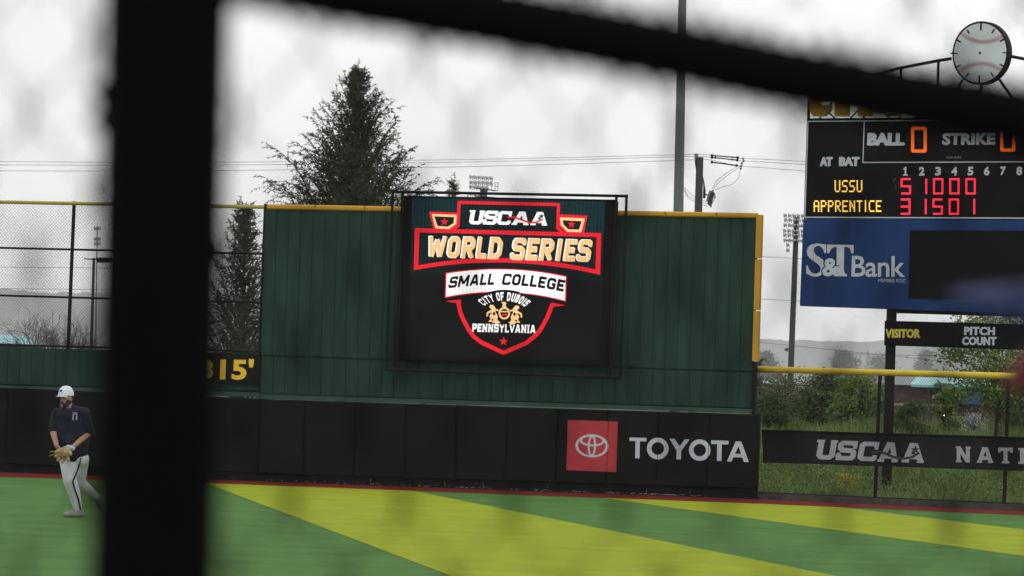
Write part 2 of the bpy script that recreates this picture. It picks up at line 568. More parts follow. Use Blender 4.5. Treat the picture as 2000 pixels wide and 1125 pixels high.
track_in = [ground(*p) for p in ((0, 931.5), (431, 945), (1080, 969), (1500, 985), (2000, 1006.6))]
wall_line = [ground(*p) for p in ((0, 920), (431, 935.5), (1080, 959), (1480, 973), (2000, 997.5))]
def extend(ps, d=25):
    a = ps[0] + (ps[0] - ps[1]).normalized() * d
    b = ps[-1] + (ps[-1] - ps[-2]).normalized() * d
    return [a] + ps + [b]
track_in, wall_line = extend(track_in), extend(wall_line)
m_turf = mat("green_turf", (0.066, 0.148, 0.036), 0.95, 0.16, .9, spec=0.05, bump=0.2)
m_turf2 = mat("yellow_green_turf", (0.238, 0.286, 0.018), 0.95, 0.11, .9, spec=0.05, bump=0.2)
m_track = mat("red_warning_track", (0.125, 0.014, 0.013), 0.95, 0.2, 3, spec=0.05)
mb = MB()
mb.poly([(-60, -20, 0), (60, -20, 0)] + [tuple(p) for p in reversed(wall_line)])
tag(mb.build("turf_field", m_turf), kind="structure")
mb = MB()
for i in range(len(track_in) - 1):
    q = [track_in[i], track_in[i + 1], wall_line[i + 1] + V((0, .4, 0)), wall_line[i] + V((0, .4, 0))]
    mb.poly([p + V((0, 0, 0.004)) for p in q])
tag(mb.build("warning_track", m_track), kind="structure")

def isect_track(p0, d):
    for i in range(len(track_in) - 1):
        a, b = track_in[i], track_in[i + 1]
        e = b - a
        den = d.x * e.y - d.y * e.x
        if abs(den) < 1e-9: continue
        w0 = a - p0
        s = (w0.x * d.y - w0.y * d.x) / den
        t = (w0.x * e.y - w0.y * e.x) / den
        if 0 <= s <= 1 and t > 0: return p0 + d * t, i
    return None, None
def stripe(l0, l1, r0, r1):
    pl0, pl1, pr0, pr1 = (ground(*p) for p in (l0, l1, r0, r1))
    fl, il = isect_track(pl1, (pl0 - pl1).normalized())
    fr, ir = isect_track(pr1, (pr0 - pr1).normalized())
    nl = pl1 + (pl1 - pl0).normalized() * 18
    nr = pr1 + (pr1 - pr0).normalized() * 18
    pts = [nl, nr, fr] + [track_in[k] for k in range(ir, il, -1)] + [fl]
    m_ = MB(); m_.poly([p + V((0, 0, 0.004)) for p in pts])
    return m_
mb = stripe((412, 948), (880, 1125), (1100, 1018), (1631, 1125))
tag(mb.build("turf_stripe", m_turf2), kind="structure")
mb = stripe((1300, 990), (1982, 1084), (1649, 992), (1995, 1034))
tag(mb.build("turf_stripe", m_turf2), kind="structure")

# the concrete deck of the stand behind the fence
mb = MB()
mb.prism([V((-2.5, -3, 0.0)), V((3.5, -3, 0.0)), V((3.5, 5.2, 0.0)), V((-2.5, 5.2, 0.0))], V((0, 0, 0.5)))
tag(mb.build("stand_deck", mat("deck_concrete", (0.3, 0.29, 0.27), 0.9, 0.15, 4)), kind="structure")

# far hills
def hills(name, Y, prof, col, seed):
    rnd = random.Random(seed)
    m_ = MB()
    n = 420
    x0, x1 = -1300, 1300
    front, top, back = [], [], []
    for i in range(n + 1):
        px = x0 * 1.0 + 0
        t = i / n
        ppx = -1200 + 4400 * t
        for k in range(len(prof) - 1):
            if prof[k][0] <= ppx <= prof[k + 1][0]:
                s = (ppx - prof[k][0]) / (prof[k + 1][0] - prof[k][0])
                py = prof[k][1] + (prof[k + 1][1] - prof[k][1]) * s
        p = at(ppx, py + rnd.uniform(-2.2, 2.2) + 2.0 * math.sin(i * 0.37), Y)
        top.append(p); front.append(V((p.x, Y - 500, -1.3))); back.append(V((p.x, Y + 500, -1.3)))
    a = m_.vs(front); b = m_.vs(top); c = m_.vs(back)
    for i in range(n):
        m_.f += [(a + i, a + i + 1, b + i + 1, b + i), (b + i, b + i + 1, c + i + 1, c + i)]; m_.m += [0, 0]
    tag(m_.build(name, mat(name + "_woods", col, 0.95, 0.35, 0.02, spec=0.05)), kind="structure")
hills("hills", 9000, [(-1200, 545), (0, 566), (200, 574), (600, 590), (1300, 640), (1480, 660), (1600, 668), (1720, 664), (1800, 672), (2000, 668), (2600, 690), (3200, 700)], (0.04, 0.05, 0.045), 3)

# ------------------------------------------------------------------ common paints
m_green = mat("green_paint", (0.0135, 0.040, 0.030), 0.75, 0.34, 1.5, island=0.14, stretch=(3, 3, 0.6), spec=.15)
m_greentrim = mat("green_trim_paint", (0.022, 0.062, 0.048), 0.6, 0.15, 3)
m_gdark = mat("dark_gap", (0.007, 0.021, 0.016), 0.9, 0.1)
m_black = mat("black_steel", (0.006, 0.006, 0.0065), 0.6, 0.2, 5, spec=.12)
m_pad = mat("black_vinyl_pad", (0.003, 0.003, 0.0036), 0.6, 0.5, 1.2, island=0.2, spec=0.10, bump=.8)
m_kick = mat("charcoal_kickboard", (0.0075, 0.008, 0.010), 0.85, 0.4, 3, spec=.1)
m_yellow = mat("yellow_cap_plastic", (0.47, 0.25, 0.016), 0.5, 0.12, 3, island=0.4)
m_yellow2 = mat("lemon_cap_plastic", (0.56, 0.41, 0.03), 0.45, 0.12, 3)
m_white = mat("white_vinyl", (0.46, 0.50, 0.54), 0.7, 0.06, 6)
m_wire = mat("fence_wire_black", (0.02, 0.02, 0.022), 0.6, 0.1)
m_concrete = mat("weathered_concrete", (0.05, 0.046, 0.042), 0.95, 0.35, 5, bump=0.3)

# ------------------------------------------------------------------ boards helper
def boards(mb, fac, tl, tr, bl, br, step, off, thick, gap=0.009, mi=0):
    """Vertical boards filling a region given by its corners in the photo."""
    (ta, za1), (tb, zb1), (_, za0), (_, zb0) = fac.tz(*tl, off), fac.tz(*tr, off), fac.tz(*bl, off), fac.tz(*br, off)
    n = max(1, round((tb - ta) / step))
    for k in range(n):
        s0, s1 = k / n, (k + 1) / n
        t0, t1 = ta + (tb - ta) * s0 + gap / 2, ta + (tb - ta) * s1 - gap / 2
        tzbox(mb, fac, t0, t1, za0 + (zb0 - za0) * s0, za0 + (zb0 - za0) * s1, za1 + (zb1 - za1) * s0, za1 + (zb1 - za1) * s1, off, thick, mi=mi)

# ------------------------------------------------------------------ tall green wall
base = F_MID.at(1000, 955); base.z = 0
wall = thing("tall_green_wall", "tall dark green boarded outfield wall with yellow padded top edge, behind the big screen", "wall", base)
mb = MB()
facbox(mb, F_MID, [(517, 404), (1479, 425), (1468, 806), (506, 770)], -0.03, 0.12)
mb.build("backing", m_gdark, wall)
mb = MB()
boards(mb, F_MID, (518, 407), (1478, 428), (511, 693), (1470, 725), 0.236, 0, 0.029)
boards(mb, F_MID, (511, 696), (1470, 728), (508, 768), (1467, 796), 0.236, 0, 0.029)
mb.build("cladding", m_green, wall)
mb = MB()
facbox(mb, F_MID, [(507, 770), (1468, 799), (1467.5, 807), (507, 779)], 0.06, 0.08)
mb.build("base_trim", m_greentrim, wall)
def capseg(fac, x0, y0, x1, y1, h, off, thick):
    m_ = MB()
    (t0, z0), (t1, z1) = fac.tz(x0, y0, off), fac.tz(x1, y1, off)
    tzbox(m_, fac, t0 + .006, t1 - .006, z0 - h, z1 - h, z0, z1, off, thick, 0.025)
    return m_
xs_ = [520, 615, 712, 809, 906, 1003, 1100, 1197, 1299, 1399, 1478]
for k in range(len(xs_) - 1):
    f_ = lambda x: 398.5 + (x - 520) / 960 * 17.5
    capseg(F_MID, xs_[k], f_(xs_[k]), xs_[k + 1], f_(xs_[k + 1]), 0.098, 0.05, 0.2).build("top_cap", m_yellow, wall)
for (xa, ya), (xb, yb) in (((1482.5, 419.5), (1480, 505)), ((1480, 506), (1477, 606)), ((1477, 607), (1474, 706))):
    m_ = MB()
    (t0, z0), (t1, z1) = F_MID.tz(xa, ya, .05), F_MID.tz(xb, yb, .05)
    q = [F_MID.p(t0 - .05, z0, .05), F_MID.p(t0 + .05, z0, .05), F_MID.p(t1 + .05, z1 + .008, .05), F_MID.p(t1 - .05, z1 + .008, .05)]
    m_.prism(q, -F_MID.n * 0.2)
    m_.build("side_cap", m_yellow, wall)
mb = MB()
facbox(mb, F_MID, [(1470, 706.5), (1477, 706.5), (1474.5, 812), (1467.5, 812)], 0.03, 0.15)
mb.build("end_post", m_black, wall)

# ------------------------------------------------------------------ low green wall on the left
base = F_LEFT.at(250, 925); base.z = 0
low = thing("low_green_wall", "low dark green boarded wall under the tall fence with the yellow rail", "wall", base)
mb = MB()
facbox(mb, F_LEFT, [(-260, 674), (506, 690), (505, 772), (-260, 752)], -0.03, 0.12)
mb.build("backing", m_gdark, low)
mb = MB()
boards(mb, F_LEFT, (-260, 672), (507, 690.5), (-260, 742), (505.5, 763), 0.236, 0, 0.029)
mb.build("cladding", m_green, low)
mb = MB()
facbox(mb, F_LEFT, [(-260, 745), (506, 767), (506, 775), (-260, 753)], 0.06, 0.08)
mb.build("base_trim", m_greentrim, low)

# distance sign
base = F_LEFT.at(440, 756); 
sg = thing("distance_sign", "black distance sign with yellow 315' figures at the end of the low green wall", "sign", base)
mb = MB(); facbox(mb, F_LEFT, [(372, 688), (508, 692), (505, 752), (371, 747.5)], 0.035, 0.03)
mb.build("board", mat("sign_black", (0.005, 0.005, 0.005), 0.6, 0.2, spec=.1), sg)
a = Art(); a.tbox("315'", 0, 388, 700, 494.5, 741, 0.012, 1.5, offset=0.035, space=1.02)
a.mesh(lambda x, y: F_LEFT.at(x, y, 0.039)).build("lettering", mat("sign_yellow", (0.78, 0.5, 0.03), 0.6, 0.05), sg)

# ------------------------------------------------------------------ padded wall
base = F_MID.at(900, 955); base.z = 0
pw = thing("padded_wall", "long black vinyl padded wall with a red square emblem and white car maker lettering", "wall", base)
def pad_run(fac, seams, top, bot, fac_off=0.16):
    for k in range(len(seams) - 1):
        m_ = MB()
        (t0, z0), (t1, z1) = fac.tz(seams[k], top(seams[k]), fac_off), fac.tz(seams[k + 1], top(seams[k + 1]), fac_off)
        (_, y0), (_, y1) = fac.tz(seams[k], bot(seams[k]), fac_off), fac.tz(seams[k + 1], bot(seams[k + 1]), fac_off)
        tzbox(m_, fac, t0 + .008, t1 - .008, y0, y1, z0, z1, fac_off, 0.15, 0.022)
        m_.build("pad", m_pad, pw)
smid = [1484.0] + [1385.5 - 98.6 * k for k in range(9)] + [508.0]
smid.sort()
ptop = lambda x: 779.5 + (x - 515) / 970 * 30.5
pbot = lambda x: 925 + (x - 515) / 870 * 27
pad_run(F_MID, smid, ptop, pbot)
sl = [508.0 - 98.6 * k for k in range(9)]
sl.sort()
pad_run(F_LEFT, sl, lambda x: 757 + x / 515 * 22, lambda x: 906 + x / 515 * 19)
mb = MB()
for fac, x0, x1, ya, yb, za, zb in ((F_MID, 507, 1478, 922, 952, 942, 978), (F_LEFT, -250, 507, 896, 922, 914, 942)):
    facbox(mb, fac, [(x0, ya), (x1, yb), (x1, zb), (x0, za)], 0.05, 0.12)
mb.build("kickboard", m_kick, pw)
mb = MB(); rnd = random.Random(5)
for k in range(170):
    x = rnd.uniform(520, 1400) if k % 3 else rnd.uniform(1180, 1360)
    y = 937.5 + (x - 520) / 960 * 35 + rnd.uniform(-1.5, 0.6)
    wd, hg = rnd.uniform(1, 6), rnd.uniform(0.4, 1.3)
    if rnd.random() < .04: wd, hg, y = 0.8, rnd.uniform(4, 9), y - 9
    mb.poly([F_MID.at(x, y, .055), F_MID.at(x + wd, y + .035 * wd, .055), F_MID.at(x + wd, y + .035 * wd + hg, .055), F_MID.at(x, y + hg, .055)])
mb.build("scuff", mat("pale_scuff", (0.22, 0.22, 0.21), 0.9, 0.4, 20), pw)
# emblem and lettering printed on the pads
K8 = lambda x, y: (1080 + x / 4.762, 780 + y / 4.762)
seam_x = [1188.3, 1286.5, 1385.2]
a = Art()
a.poly([K8(138, 190), K8(603, 208), K8(588, 677), K8(125, 658)], 1)
def ring(cx, cy, rx, ry, tx, ty):
    c = K8(cx, cy)
    a.ell(c[0], c[1], rx / 4.762, ry / 4.762, 0, rot=.035)
    a.ell(c[0], c[1], (rx - tx) / 4.762, (ry - ty) / 4.762, 1, rot=.035)
def ring_only(cx, cy, rx, ry, tx, ty):
    c = K8(cx, cy)
    n = 40
    pts = [(rx * math.cos(2 * math.pi * i / n), ry * math.sin(2 * math.pi * i / n)) for i in range(n)]
    pin = [((rx - tx) * math.cos(2 * math.pi * i / n), (ry - ty) * math.sin(2 * math.pi * i / n)) for i in range(n)]
    rr = lambda p: (c[0] + (p[0] - .035 * p[1]) / 4.762, c[1] + (p[1] + .035 * p[0]) / 4.762)
    for i in range(n):
        j = (i + 1) % n
        a.poly([rr(pts[i]), rr(pts[j]), rr(pin[j]), rr(pin[i])], 0)
ring_only(362, 432, 154, 107, 25, 17)
ring_only(365, 383, 118, 54, 24, 17)
ring_only(362, 432, 39, 102, 19, 22)
def P8(*pts): a.poly([K8(*p) for p in pts], 0)
P8((712, 354), (870, 359), (869, 391), (809, 389), (805, 549), (764, 547), (768, 388), (711, 386))
def O8(cx, cy, r):
    ring8 = 100
    ring_only(cx, cy, r, r, 42, 42)
O8(975, 457, 101)
P8((1083, 365), (1131, 367), (1179, 437), (1227, 371), (1271, 373), (1193, 478), (1190, 558), (1147, 557), (1150, 478))
O8(1365, 472, 100)
P8((1472, 380), (1634, 386), (1632, 420), (1570, 418), (1567, 573), (1524, 571), (1528, 417), (1471, 414))
P8((1700, 390), (1752, 392), (1822, 585), (1776, 583), (1762, 541), (1676, 538), (1660, 579), (1618, 577))
c = [K8(1726, 436), K8(1750, 508), K8(1694, 506)]
a.poly(c, None)
for sx in seam_x:                                     # the seams between the pads cut the print
    x1 = sx - 2.2
    a.poly([(sx + .1, 800), (sx + 1.0, 800), (sx - 3.2, 945), (sx - 4.1, 945)], None)
# red shows only inside the square
m_red = mat("red_print", (0.37, 0.032, 0.04), 0.7, 0.12, 3)
a.mesh(lambda x, y: F_MID.at(x, y, 0.164)).build("printed_lettering", [m_white, m_red], pw)

# ------------------------------------------------------------------ LED screen
base = F_MID.at(985, 720)
scr = thing("led_screen", "large lit LED screen showing a series badge, caged in black tubes", "screen", base)
m_cab = mat("screen_cabinet_black", (0.003, 0.003, 0.0035), 0.7, 0.2, spec=.08)
K1 = lambda x, y: (740 + x / 2.743, 350 + y / 2.743)
mb = MB(); facbox(mb, F_MID, [K1(132, 92), K1(1272, 118), K1(1228, 1003), K1(103, 965)], 0.26, 0.2)
mb.build("cabinet", m_cab, scr)
def fr_tube(mb_, pts, off, r=0.028):
    mb_.tube([F_MID.at(x, y, off) for x, y in pts], r, 6)
for pts, off, r in (([(767.5, 372), (754.5, 724)], .36, .03), ([(1224, 380), (1211, 740)], .36, .03), ([(766, 374.5), (1225.5, 383)], .36, .03), ([(753, 722), (1212, 737.5)], .36, .03)):
    mb = MB(); fr_tube(mb, pts, off, r); mb.build("frame_tube", m_black, scr)
for pts, off, r in (([(786, 377), (772, 722)], .3, .024), ([(1204, 382), (1191, 737)], .3, .03), ([(786, 383.5), (1204, 391.5)], .3, .017)):
    mb = MB(); fr_tube(mb, pts, off, r); mb.build("frame_tube", m_black, scr)
for x, y in ((780, 376), (1214, 381), (772, 722), (1202, 737), (900, 727), (1020, 731)):
    mb = MB(); mb.tube([F_MID.at(x, y, .0), F_MID.at(x, y, .36)], .014, 6); mb.build("frame_bracket", m_black, scr)
E_ = [led("led_dark", (0.0075, 0.008, 0.0085), 0.75, .3), led("led_teal", (0.014, 0.065, 0.08), 0.6, .5), led("led_red", (1.0, 0.016, 0.035), 1.0, .14),
      led("led_white", (1, 0.98, 0.98), 1.3, .12), led("led_gold", (1.0, 0.62, 0.28), 1.25, .16), led("led_black", (0.004, 0.004, 0.006), 0.6, .2), led("led_teal_deep", (0.010, 0.034, 0.04), 0.6, .5), led("led_mid", (0.013, 0.019, 0.021), 0.7, .4)]
DK, TE, RD, WH, GO, BK, TD, MI = range(8)
a = Art()
kp = lambda *pts: [K1(*p) for p in pts]
def lit_y(v):   # a horizontal across the lit face
    return [(180 - 28 * v, 97 + 843 * v), (1212 - 30 * v, 120 + 850 * v)]
def band(v0, v1, c):
    p, q = lit_y(v0), lit_y(v1)
    a.poly(kp(p[0], p[1], q[1], q[0]), c)
band(0, .2, TE); band(.2, .38, TD); band(.38, .5, MI); band(.5, 1, DK)
a.poly(kp((424, 118), (968, 130), (962, 290), (420, 268)), TD)
wd = lambda w_: w_ / 2.743
a.line(kp((385, 282), (424, 248), (430, 124), (962, 136), (958, 262), (1000, 300)), wd(17), RD)
a.poly(kp((268, 173), (424, 180), (424, 243), (385, 280), (295, 274)), RD)
a.poly(kp((283, 186), (418, 191), (414, 240), (376, 268), (303, 263)), GO)
a.poly(kp((297, 199), (403, 203), (400, 235), (370, 254), (314, 250)), TD)
a.star(*K1(351, 228), wd(23), RD, .03)
a.poly(kp((960, 188), (1117, 195), (1098, 290), (1005, 288), (960, 248)), RD)
a.poly(kp((970, 204), (1104, 210), (1084, 284), (1009, 282), (974, 245)), GO)
a.poly(kp((985, 220), (1087, 225), (1072, 270), (1014, 268), (988, 241)), TD)
a.star(*K1(1032, 242), wd(23), RD, .03)
def arch(x0, y0, x1, y1, ym, n=14, rev=False):
    q = []
    for i in range(n + 1):
        t = i / n
        y = y0 + (y1 - y0) * t
        mid = ym - (y0 + y1) / 2
        q.append((x0 + (x1 - x0) * t, y + mid * 4 * t * (1 - t)))
    return q[::-1] if rev else q
a.poly(kp(*([(193, 262), (1192, 289)] + arch(187, 487, 1185, 512, 447, rev=True))), RD)
a.poly(kp(*([(217, 285), (1166, 310)] + arch(211, 461, 1160, 484, 423, rev=True))), TD)
# the two words
for dx, dy, c, g in ((-4, -2, WH, .02), (2, 1, GO, 0)):
    a.bword("WORLD", c, K1(272 + dx, 304 + dy), K1(668 + dx, 312 + dy), K1(255 + dx, 419 + dy), K1(652 + dx, 429 + dy), .25, .15, grow=g)
    a.bword("SERIES", c, K1(724 + dx, 315 + dy), K1(1146 + dx, 325 + dy), K1(706 + dx, 432 + dy), K1(1128 + dx, 443 + dy), .25, .15, grow=g)
# white ribbon
a.poly(kp(*(arch(357, 501, 1007, 518, 479) + arch(353, 637, 1003, 657, 608, rev=True))), RD)
a.poly(kp(*(arch(363, 506, 1001, 523, 484) + arch(359, 630, 997, 650, 603, rev=True))), WH)
def ribbon_text(body, u0, u1):
    def wp(u, v):
        uu = u0 + (u1 - u0) * u
        x = 372 + 616 * uu
        yt = 524 + 18 * uu + 4 * uu * (1 - uu) * -27
        yb = yt + 61
        return K1(x + 12 * v, yb + (yt - yb) * v)
    a.bword(body, BK, t=.25, gap=.12, warp=wp)
ribbon_text("SMALL", 0, .395); ribbon_text("COLLEGE", .462, 1)
# shield
a.poly(kp((357, 654), (440, 644), (440, 668)), RD)
a.poly(kp((1000, 675), (925, 661), (925, 686)), RD)
a.line(kp((424, 652), (436, 712), (452, 752), (482, 806), (508, 842), (545, 872), (668, 930), (790, 877), (845, 832), (866, 806), (900, 745), (918, 700), (930, 668)), wd(22), RD)
def ring_text(body, c, of, grow):
    def wp(u, v):
        ang = R(143 - 106 * u)
        rx, ry = 178 - 42 * (1 - v) + grow * (v - .5) * 2, 118 - 42 * (1 - v) + grow * (v - .5) * 2
        return K1(672 + rx * math.cos(ang), 722 + 6 * u - ry * math.sin(ang))
    a.bword(body, c, t=.24, gap=.2, slab=False, warp=wp)
a.poly(kp(*([(672 + 196 * math.cos(R(d)), 722 - 130 * math.sin(R(d))) for d in range(125, 60, -6)] + [(672 + 150 * math.cos(R(d)), 715 - 80 * math.sin(R(d))) for d in range(62, 128, 6)])), BK)
ring_text("CITY OF DUBOIS", WH, .05, 2)
# coat of arms: round shield between two rearing horses, bird above, scroll below
for sgn in (-1, 1):
    X = lambda x, y: K1(672 + sgn * x + 0.02 * sgn * x, y + 0.03 * sgn * x)
    a.poly([X(38, 768), (X(34, 735)), X(46, 712), X(44, 694), X(58, 676), X(72, 674), X(80, 686), X(70, 697), X(66, 715), X(78, 735), X(72, 752), X(84, 766)], GO)
    a.poly([X(66, 700), X(92, 716), X(94, 738), X(86, 738), X(84, 722), X(66, 714)], GO)
    a.poly([X(20, 768), X(48, 748), X(60, 770), X(40, 778)], GO)
    a.line([X(52, 700), X(30, 704)], wd(8), GO)
    a.ell(*X(54, 722), wd(7), wd(9), BK)
    a.ell(*X(62, 756), wd(6), wd(5), BK)
a.poly(kp((660, 688), (664, 668), (654, 660), (672, 656), (684, 664), (678, 676), (688, 690)), GO)
a.ell(*K1(672, 718), wd(31), wd(33), GO)
a.ell(*K1(672, 718), wd(21), wd(23), BK)
a.quad(*K1(655, 706), *K1(690, 713), GO); a.quad(*K1(658, 722), *K1(688, 731), RD)
def penn(u0, ch):
    pass
pw_ = 340 / 12.0
a.bword("PENNSYLVANIA", WH, K1(502, 773), K1(840, 781), K1(499, 817), K1(838, 825), .25, .12, slab=True)
a.star(*K1(668, 869), wd(25), RD, .05)
# the college association's slab lettering
def slab_word(art, letters, c, place, t=.24, sl=.02):
    for ch, x0, x1, y0, y1, lean in letters:
        (xa, ya), (xb, yb) = place(x0, y0), place(x1, y1)
        art.block(ch, c, xa, ya, xb, yb, sl, lean, t)
slab_word(a, [('U', 474, 555, 166, 241, 5), ('S', 556, 628, 168, 242, 5), ('C', 630, 702, 170, 243, 5), ('A', 712, 800, 172, 244, 5), ('A', 812, 900, 174, 246, 3)], WH, K1, .25, .03)
a.line([K1(*p) for p in ((690, 205), (725, 204), (760, 216), (800, 230), (840, 232), (880, 215))], wd(9), RD)
a.star(*K1(872, 198), wd(15), TD)
a.mesh(lambda x, y: F_MID.at(x, y, 0.264)).build("display", E_, scr)

# ------------------------------------------------------------------ fences
def fence(name, label, fac, x0, x1, top, bot, rails, posts, cap_mat, cap_r, post_r, group=None, pitch=.06, wr=.0018, off=0.0, bottom_rail=True):
    base = fac.at((x0 + x1) / 2, bot((x0 + x1) / 2), off)
    o = thing(name, label, "fence", base, group)
    ta, za = fac.tz(x0, bot(x0), off); tb, zb = fac.tz(x1, bot(x1), off)
    _, zc = fac.tz(x0, top(x0), off); _, zd = fac.tz(x1, top(x1), off)
    m_ = MB()
    orig = fac.p(ta, 0, off)
    f0 = lambda t: za + (zb - za) * t / (tb - ta)
    f1 = lambda t: zc + (zd - zc) * t / (tb - ta)
    wire_mesh(m_, orig, fac.u, tb - ta, f0, f1, pitch, pitch * 1.1, wr, 3)
    m_.build("chain_mesh", m_wire, o)
    for r_ in rails:
        m_ = MB(); m_.tube([fac.at(x0, r_(x0), off - .03), fac.at(x1, r_(x1), off - .03)], .021, 8); m_.build("rail", m_black, o)
    for px, pt, pb, pxb in posts:
        a_, b_ = fac.at(px, pt, off - .05), fac.at(pxb, pb, off - .05)
        m_ = MB(); m_.tube([V((b_.x, b_.y, b_.z)), V((a_.x, a_.y, a_.z))], post_r, 10, cap=True)
        m_.build("post", m_black, o)
    m_ = MB(); m_.tube([fac.at(x0, top(x0), off), fac.at(x1, top(x1), off)], cap_r, 10)
    m_.build("top_cap", cap_mat, o, True)
    return o
m_olive = mat("olive_yellow_cap", (0.36, 0.31, 0.05), 0.5, 0.12, 3)
fence("chain_link_fence", "tall chain link fence with dull yellow top rail standing on the low green wall", F_LEFT, -230, 516,
      lambda x: 394.5 + x / 515 * 10, lambda x: 676 + x / 515 * 12, [lambda x: 484 + x / 515 * 12, lambda x: 577 + x / 515 * 14.5, lambda x: 673.5 + x / 515 * 13],
      [(-42, 393, 678, -54), (145, 393, 682, 133), (331, 398, 686, 319), (519, 398, 692, 507)], m_olive, .036, .036)
fence("chain_link_fence", "lower chain link fence with bright yellow top tube right of the padded wall", F_RIGHT, 1477, 2230,
      lambda x: 721 + (x - 1475) * .0272, lambda x: 961 + (x - 1475) * .0445, [lambda x: 962 + (x - 1475) * .0445],
      [(1476.5, 716, 962, 1470), (1719, 731, 975, 1709), (1970, 738, 988, 1961), (2222, 745, 1000, 2214)], m_yellow2, .062, .035, off=0.0)
# concrete kerb under the right fence
o = MB()
facbox(o, F_RIGHT, [(1470, 962.5), (2300, 999), (2300, 1016), (1470, 978)], 0.1, 0.3)
tag(o.build("concrete_kerb", m_concrete), "dark weathered concrete kerb along the foot of the right chain link fence", "kerb")

# banner
base = F_RIGHT.at(1750, 912, .06)
bn = thing("fence_banner", "long black mesh banner with pale slab capitals and a star, tied to the right fence", "banner", base)
mb = MB()
n = 28
top_ = lambda x: 840 + (x - 1488) * .0287
bot_ = lambda x: 903.5 + (x - 1491) * .0335
rnd = random.Random(8)
fr_, bk_ = [], []
for i in range(n + 1):
    x = 1489 + (2215 - 1489) * i / n
    sg_ = 0.6 * math.sin(math.pi * (i % 7) / 7)
    fr_ += [F_RIGHT.at(x, top_(x) + sg_, .05), F_RIGHT.at(x + 1, bot_(x) - sg_, .05)]
i0 = mb.vs(fr_); j0 = mb.vs([p - F_RIGHT.n * .012 for p in fr_])
for i in range(n):
    a0, b0 = i0 + 2 * i, j0 + 2 * i
    mb.f += [(a0, a0 + 1, a0 + 3, a0 + 2), (b0, b0 + 2, b0 + 3, b0 + 1), (a0, a0 + 2, b0 + 2, b0), (a0 + 1, b0 + 1, b0 + 3, a0 + 3)]; mb.m += [0] * 4
mb.build("banner_cloth", mat("banner_black_mesh", (0.012, 0.0125, 0.0135), 0.85, 0.3, 2, spec=.1), bn)
mb = MB(); mb.tube([F_RIGHT.at(1489, 840.5, .062), F_RIGHT.at(2214, 861, .062)], .018, 6)
mb.tube([F_RIGHT.at(1489, 840, .058), F_RIGHT.at(1492, 904, .058)], .015, 6)
mb.build("hem", m_black, bn)
K6 = lambda x, y: (1440 + x / 2.8125, 620 + y / 2.8125)
a = Art()
slab_word(a, [('U', 420, 535, 671, 779, 7), ('S', 540, 645, 676, 783, 7), ('C', 657, 762, 681, 787, 7), ('A', 770, 880, 684, 793, 7), ('A', 905, 1024, 688, 796, 2)], 0, K6, .25, .033)
for ch, x0, x1, y0, y1 in (('N', 1200, 1282, 708, 795), ('A', 1318, 1405, 712, 798), ('T', 1433, 1514, 714, 801), ('I', 1543, 1586, 717, 805)):
    (xa, ya), (xb, yb) = K6(x0, y0), K6(x1, y1)
    a.block(ch, 0, xa, ya, xb, yb, .02, 0, .24)
a.line([K6(*p) for p in ((735, 742), (775, 738), (815, 748), (860, 768), (910, 775), (960, 768), (1000, 742))], 5.0, 1)
a.star(*K6(978, 727), 9.5, 2)
a.mesh(lambda x, y: F_RIGHT.at(x, y, .056)).build("lettering", [mat("banner_grey_print", (0.30, 0.32, 0.345), 0.8, 0.1, 4), mat("banner_brown_swoosh", (0.05, 0.03, 0.03), 0.8, 0.1), mat("banner_dark_print", (0.02, 0.02, 0.022), 0.8, .1)], bn)

# ------------------------------------------------------------------ scoreboard
base = F_SB.at(1745, 966); base.z = 0
sb = thing("scoreboard", "big black baseball scoreboard with amber and red figures over a blue bank panel", "scoreboard", base)
K5 = lambda x, y: (1520 + x / 2.344, 200 + y / 2.344)
KS = lambda x, y: (1560 + x / 5.627, 230 + y / 5.627)
KV = lambda x, y: (1720 + x / 2.814, 580 + y / 2.814)
KB = lambda x, y: (1560 + x / 6.25, 430 + y / 6.25)
XR = 2330
def sb_y(y1570, y2000, x): return y1570 + (y2000 - y1570) * (x - 1570) / 430
m_sbk = mat("scoreboard_black", (0.003, 0.003, 0.0033), 0.6, 0.4, 2, spec=.06)
mb = MB(); facbox(mb, F_SB, [(1576, 231), (XR, sb_y(231, 228, XR)), (XR - 8, sb_y(427, 428.5, XR)), (1569.5, 427)], 0.0, 0.5)
mb.build("number_cabinet", m_sbk, sb)
mb = MB(); facbox(mb, F_SB, [(1569, 427.6), (XR - 8, sb_y(427.6, 429.5, XR)), (XR - 12, sb_y(597.5, 612, XR)), (1562, 597.5)], 0.03, 0.5)
m_blue = mat("sponsor_blue", (0.008, 0.036, 0.135), 0.55, 0.35, 1.2, stretch=(1, 1, .4), spec=.12)
mb.build("blue_panel", m_blue, sb)
mb = MB(); facbox(mb, F_SB, [(1777, 449.5), (2190, 452), (2188, 594), (1774.5, 582)], 0.05, 0.1)
mb.build("message_screen", mat("unlit_screen", (0.003, 0.003, 0.0033), 0.6, .5, 1.5, spec=.06), sb)
# posts (the second stands outside the picture)
for xt, xb, yb in ((1742, 1731, 958), (2165, 2152, 975)):
    m_ = MB()
    top = F_SB.at(xt, 600, -.12); bot = F_SB.at(xb, yb, -.12)
    r_ = .095
    q = [bot + V((-r_, -r_, 0)), bot + V((r_, -r_, 0)), bot + V((r_, r_, 0)), bot + V((-r_, r_, 0))]
    d = top - bot; d = V((d.x * .4, d.y * .4, d.z))
    m_.prism(q, d)
    m_.build("post", m_black, sb)
mb = MB(); facbox(mb, F_SB, [(1733, 602.5), (2190, 615), (2190, 625), (1733, 611)], -0.1, 0.2)
mb.build("beam", m_black, sb)
mb = MB(); facbox(mb, F_SB, [KV(22, 130), (2178, 638), (2174, 689), KV(19, 266)], 0.05, 0.15)
mb.build("pitch_board", m_sbk, sb)
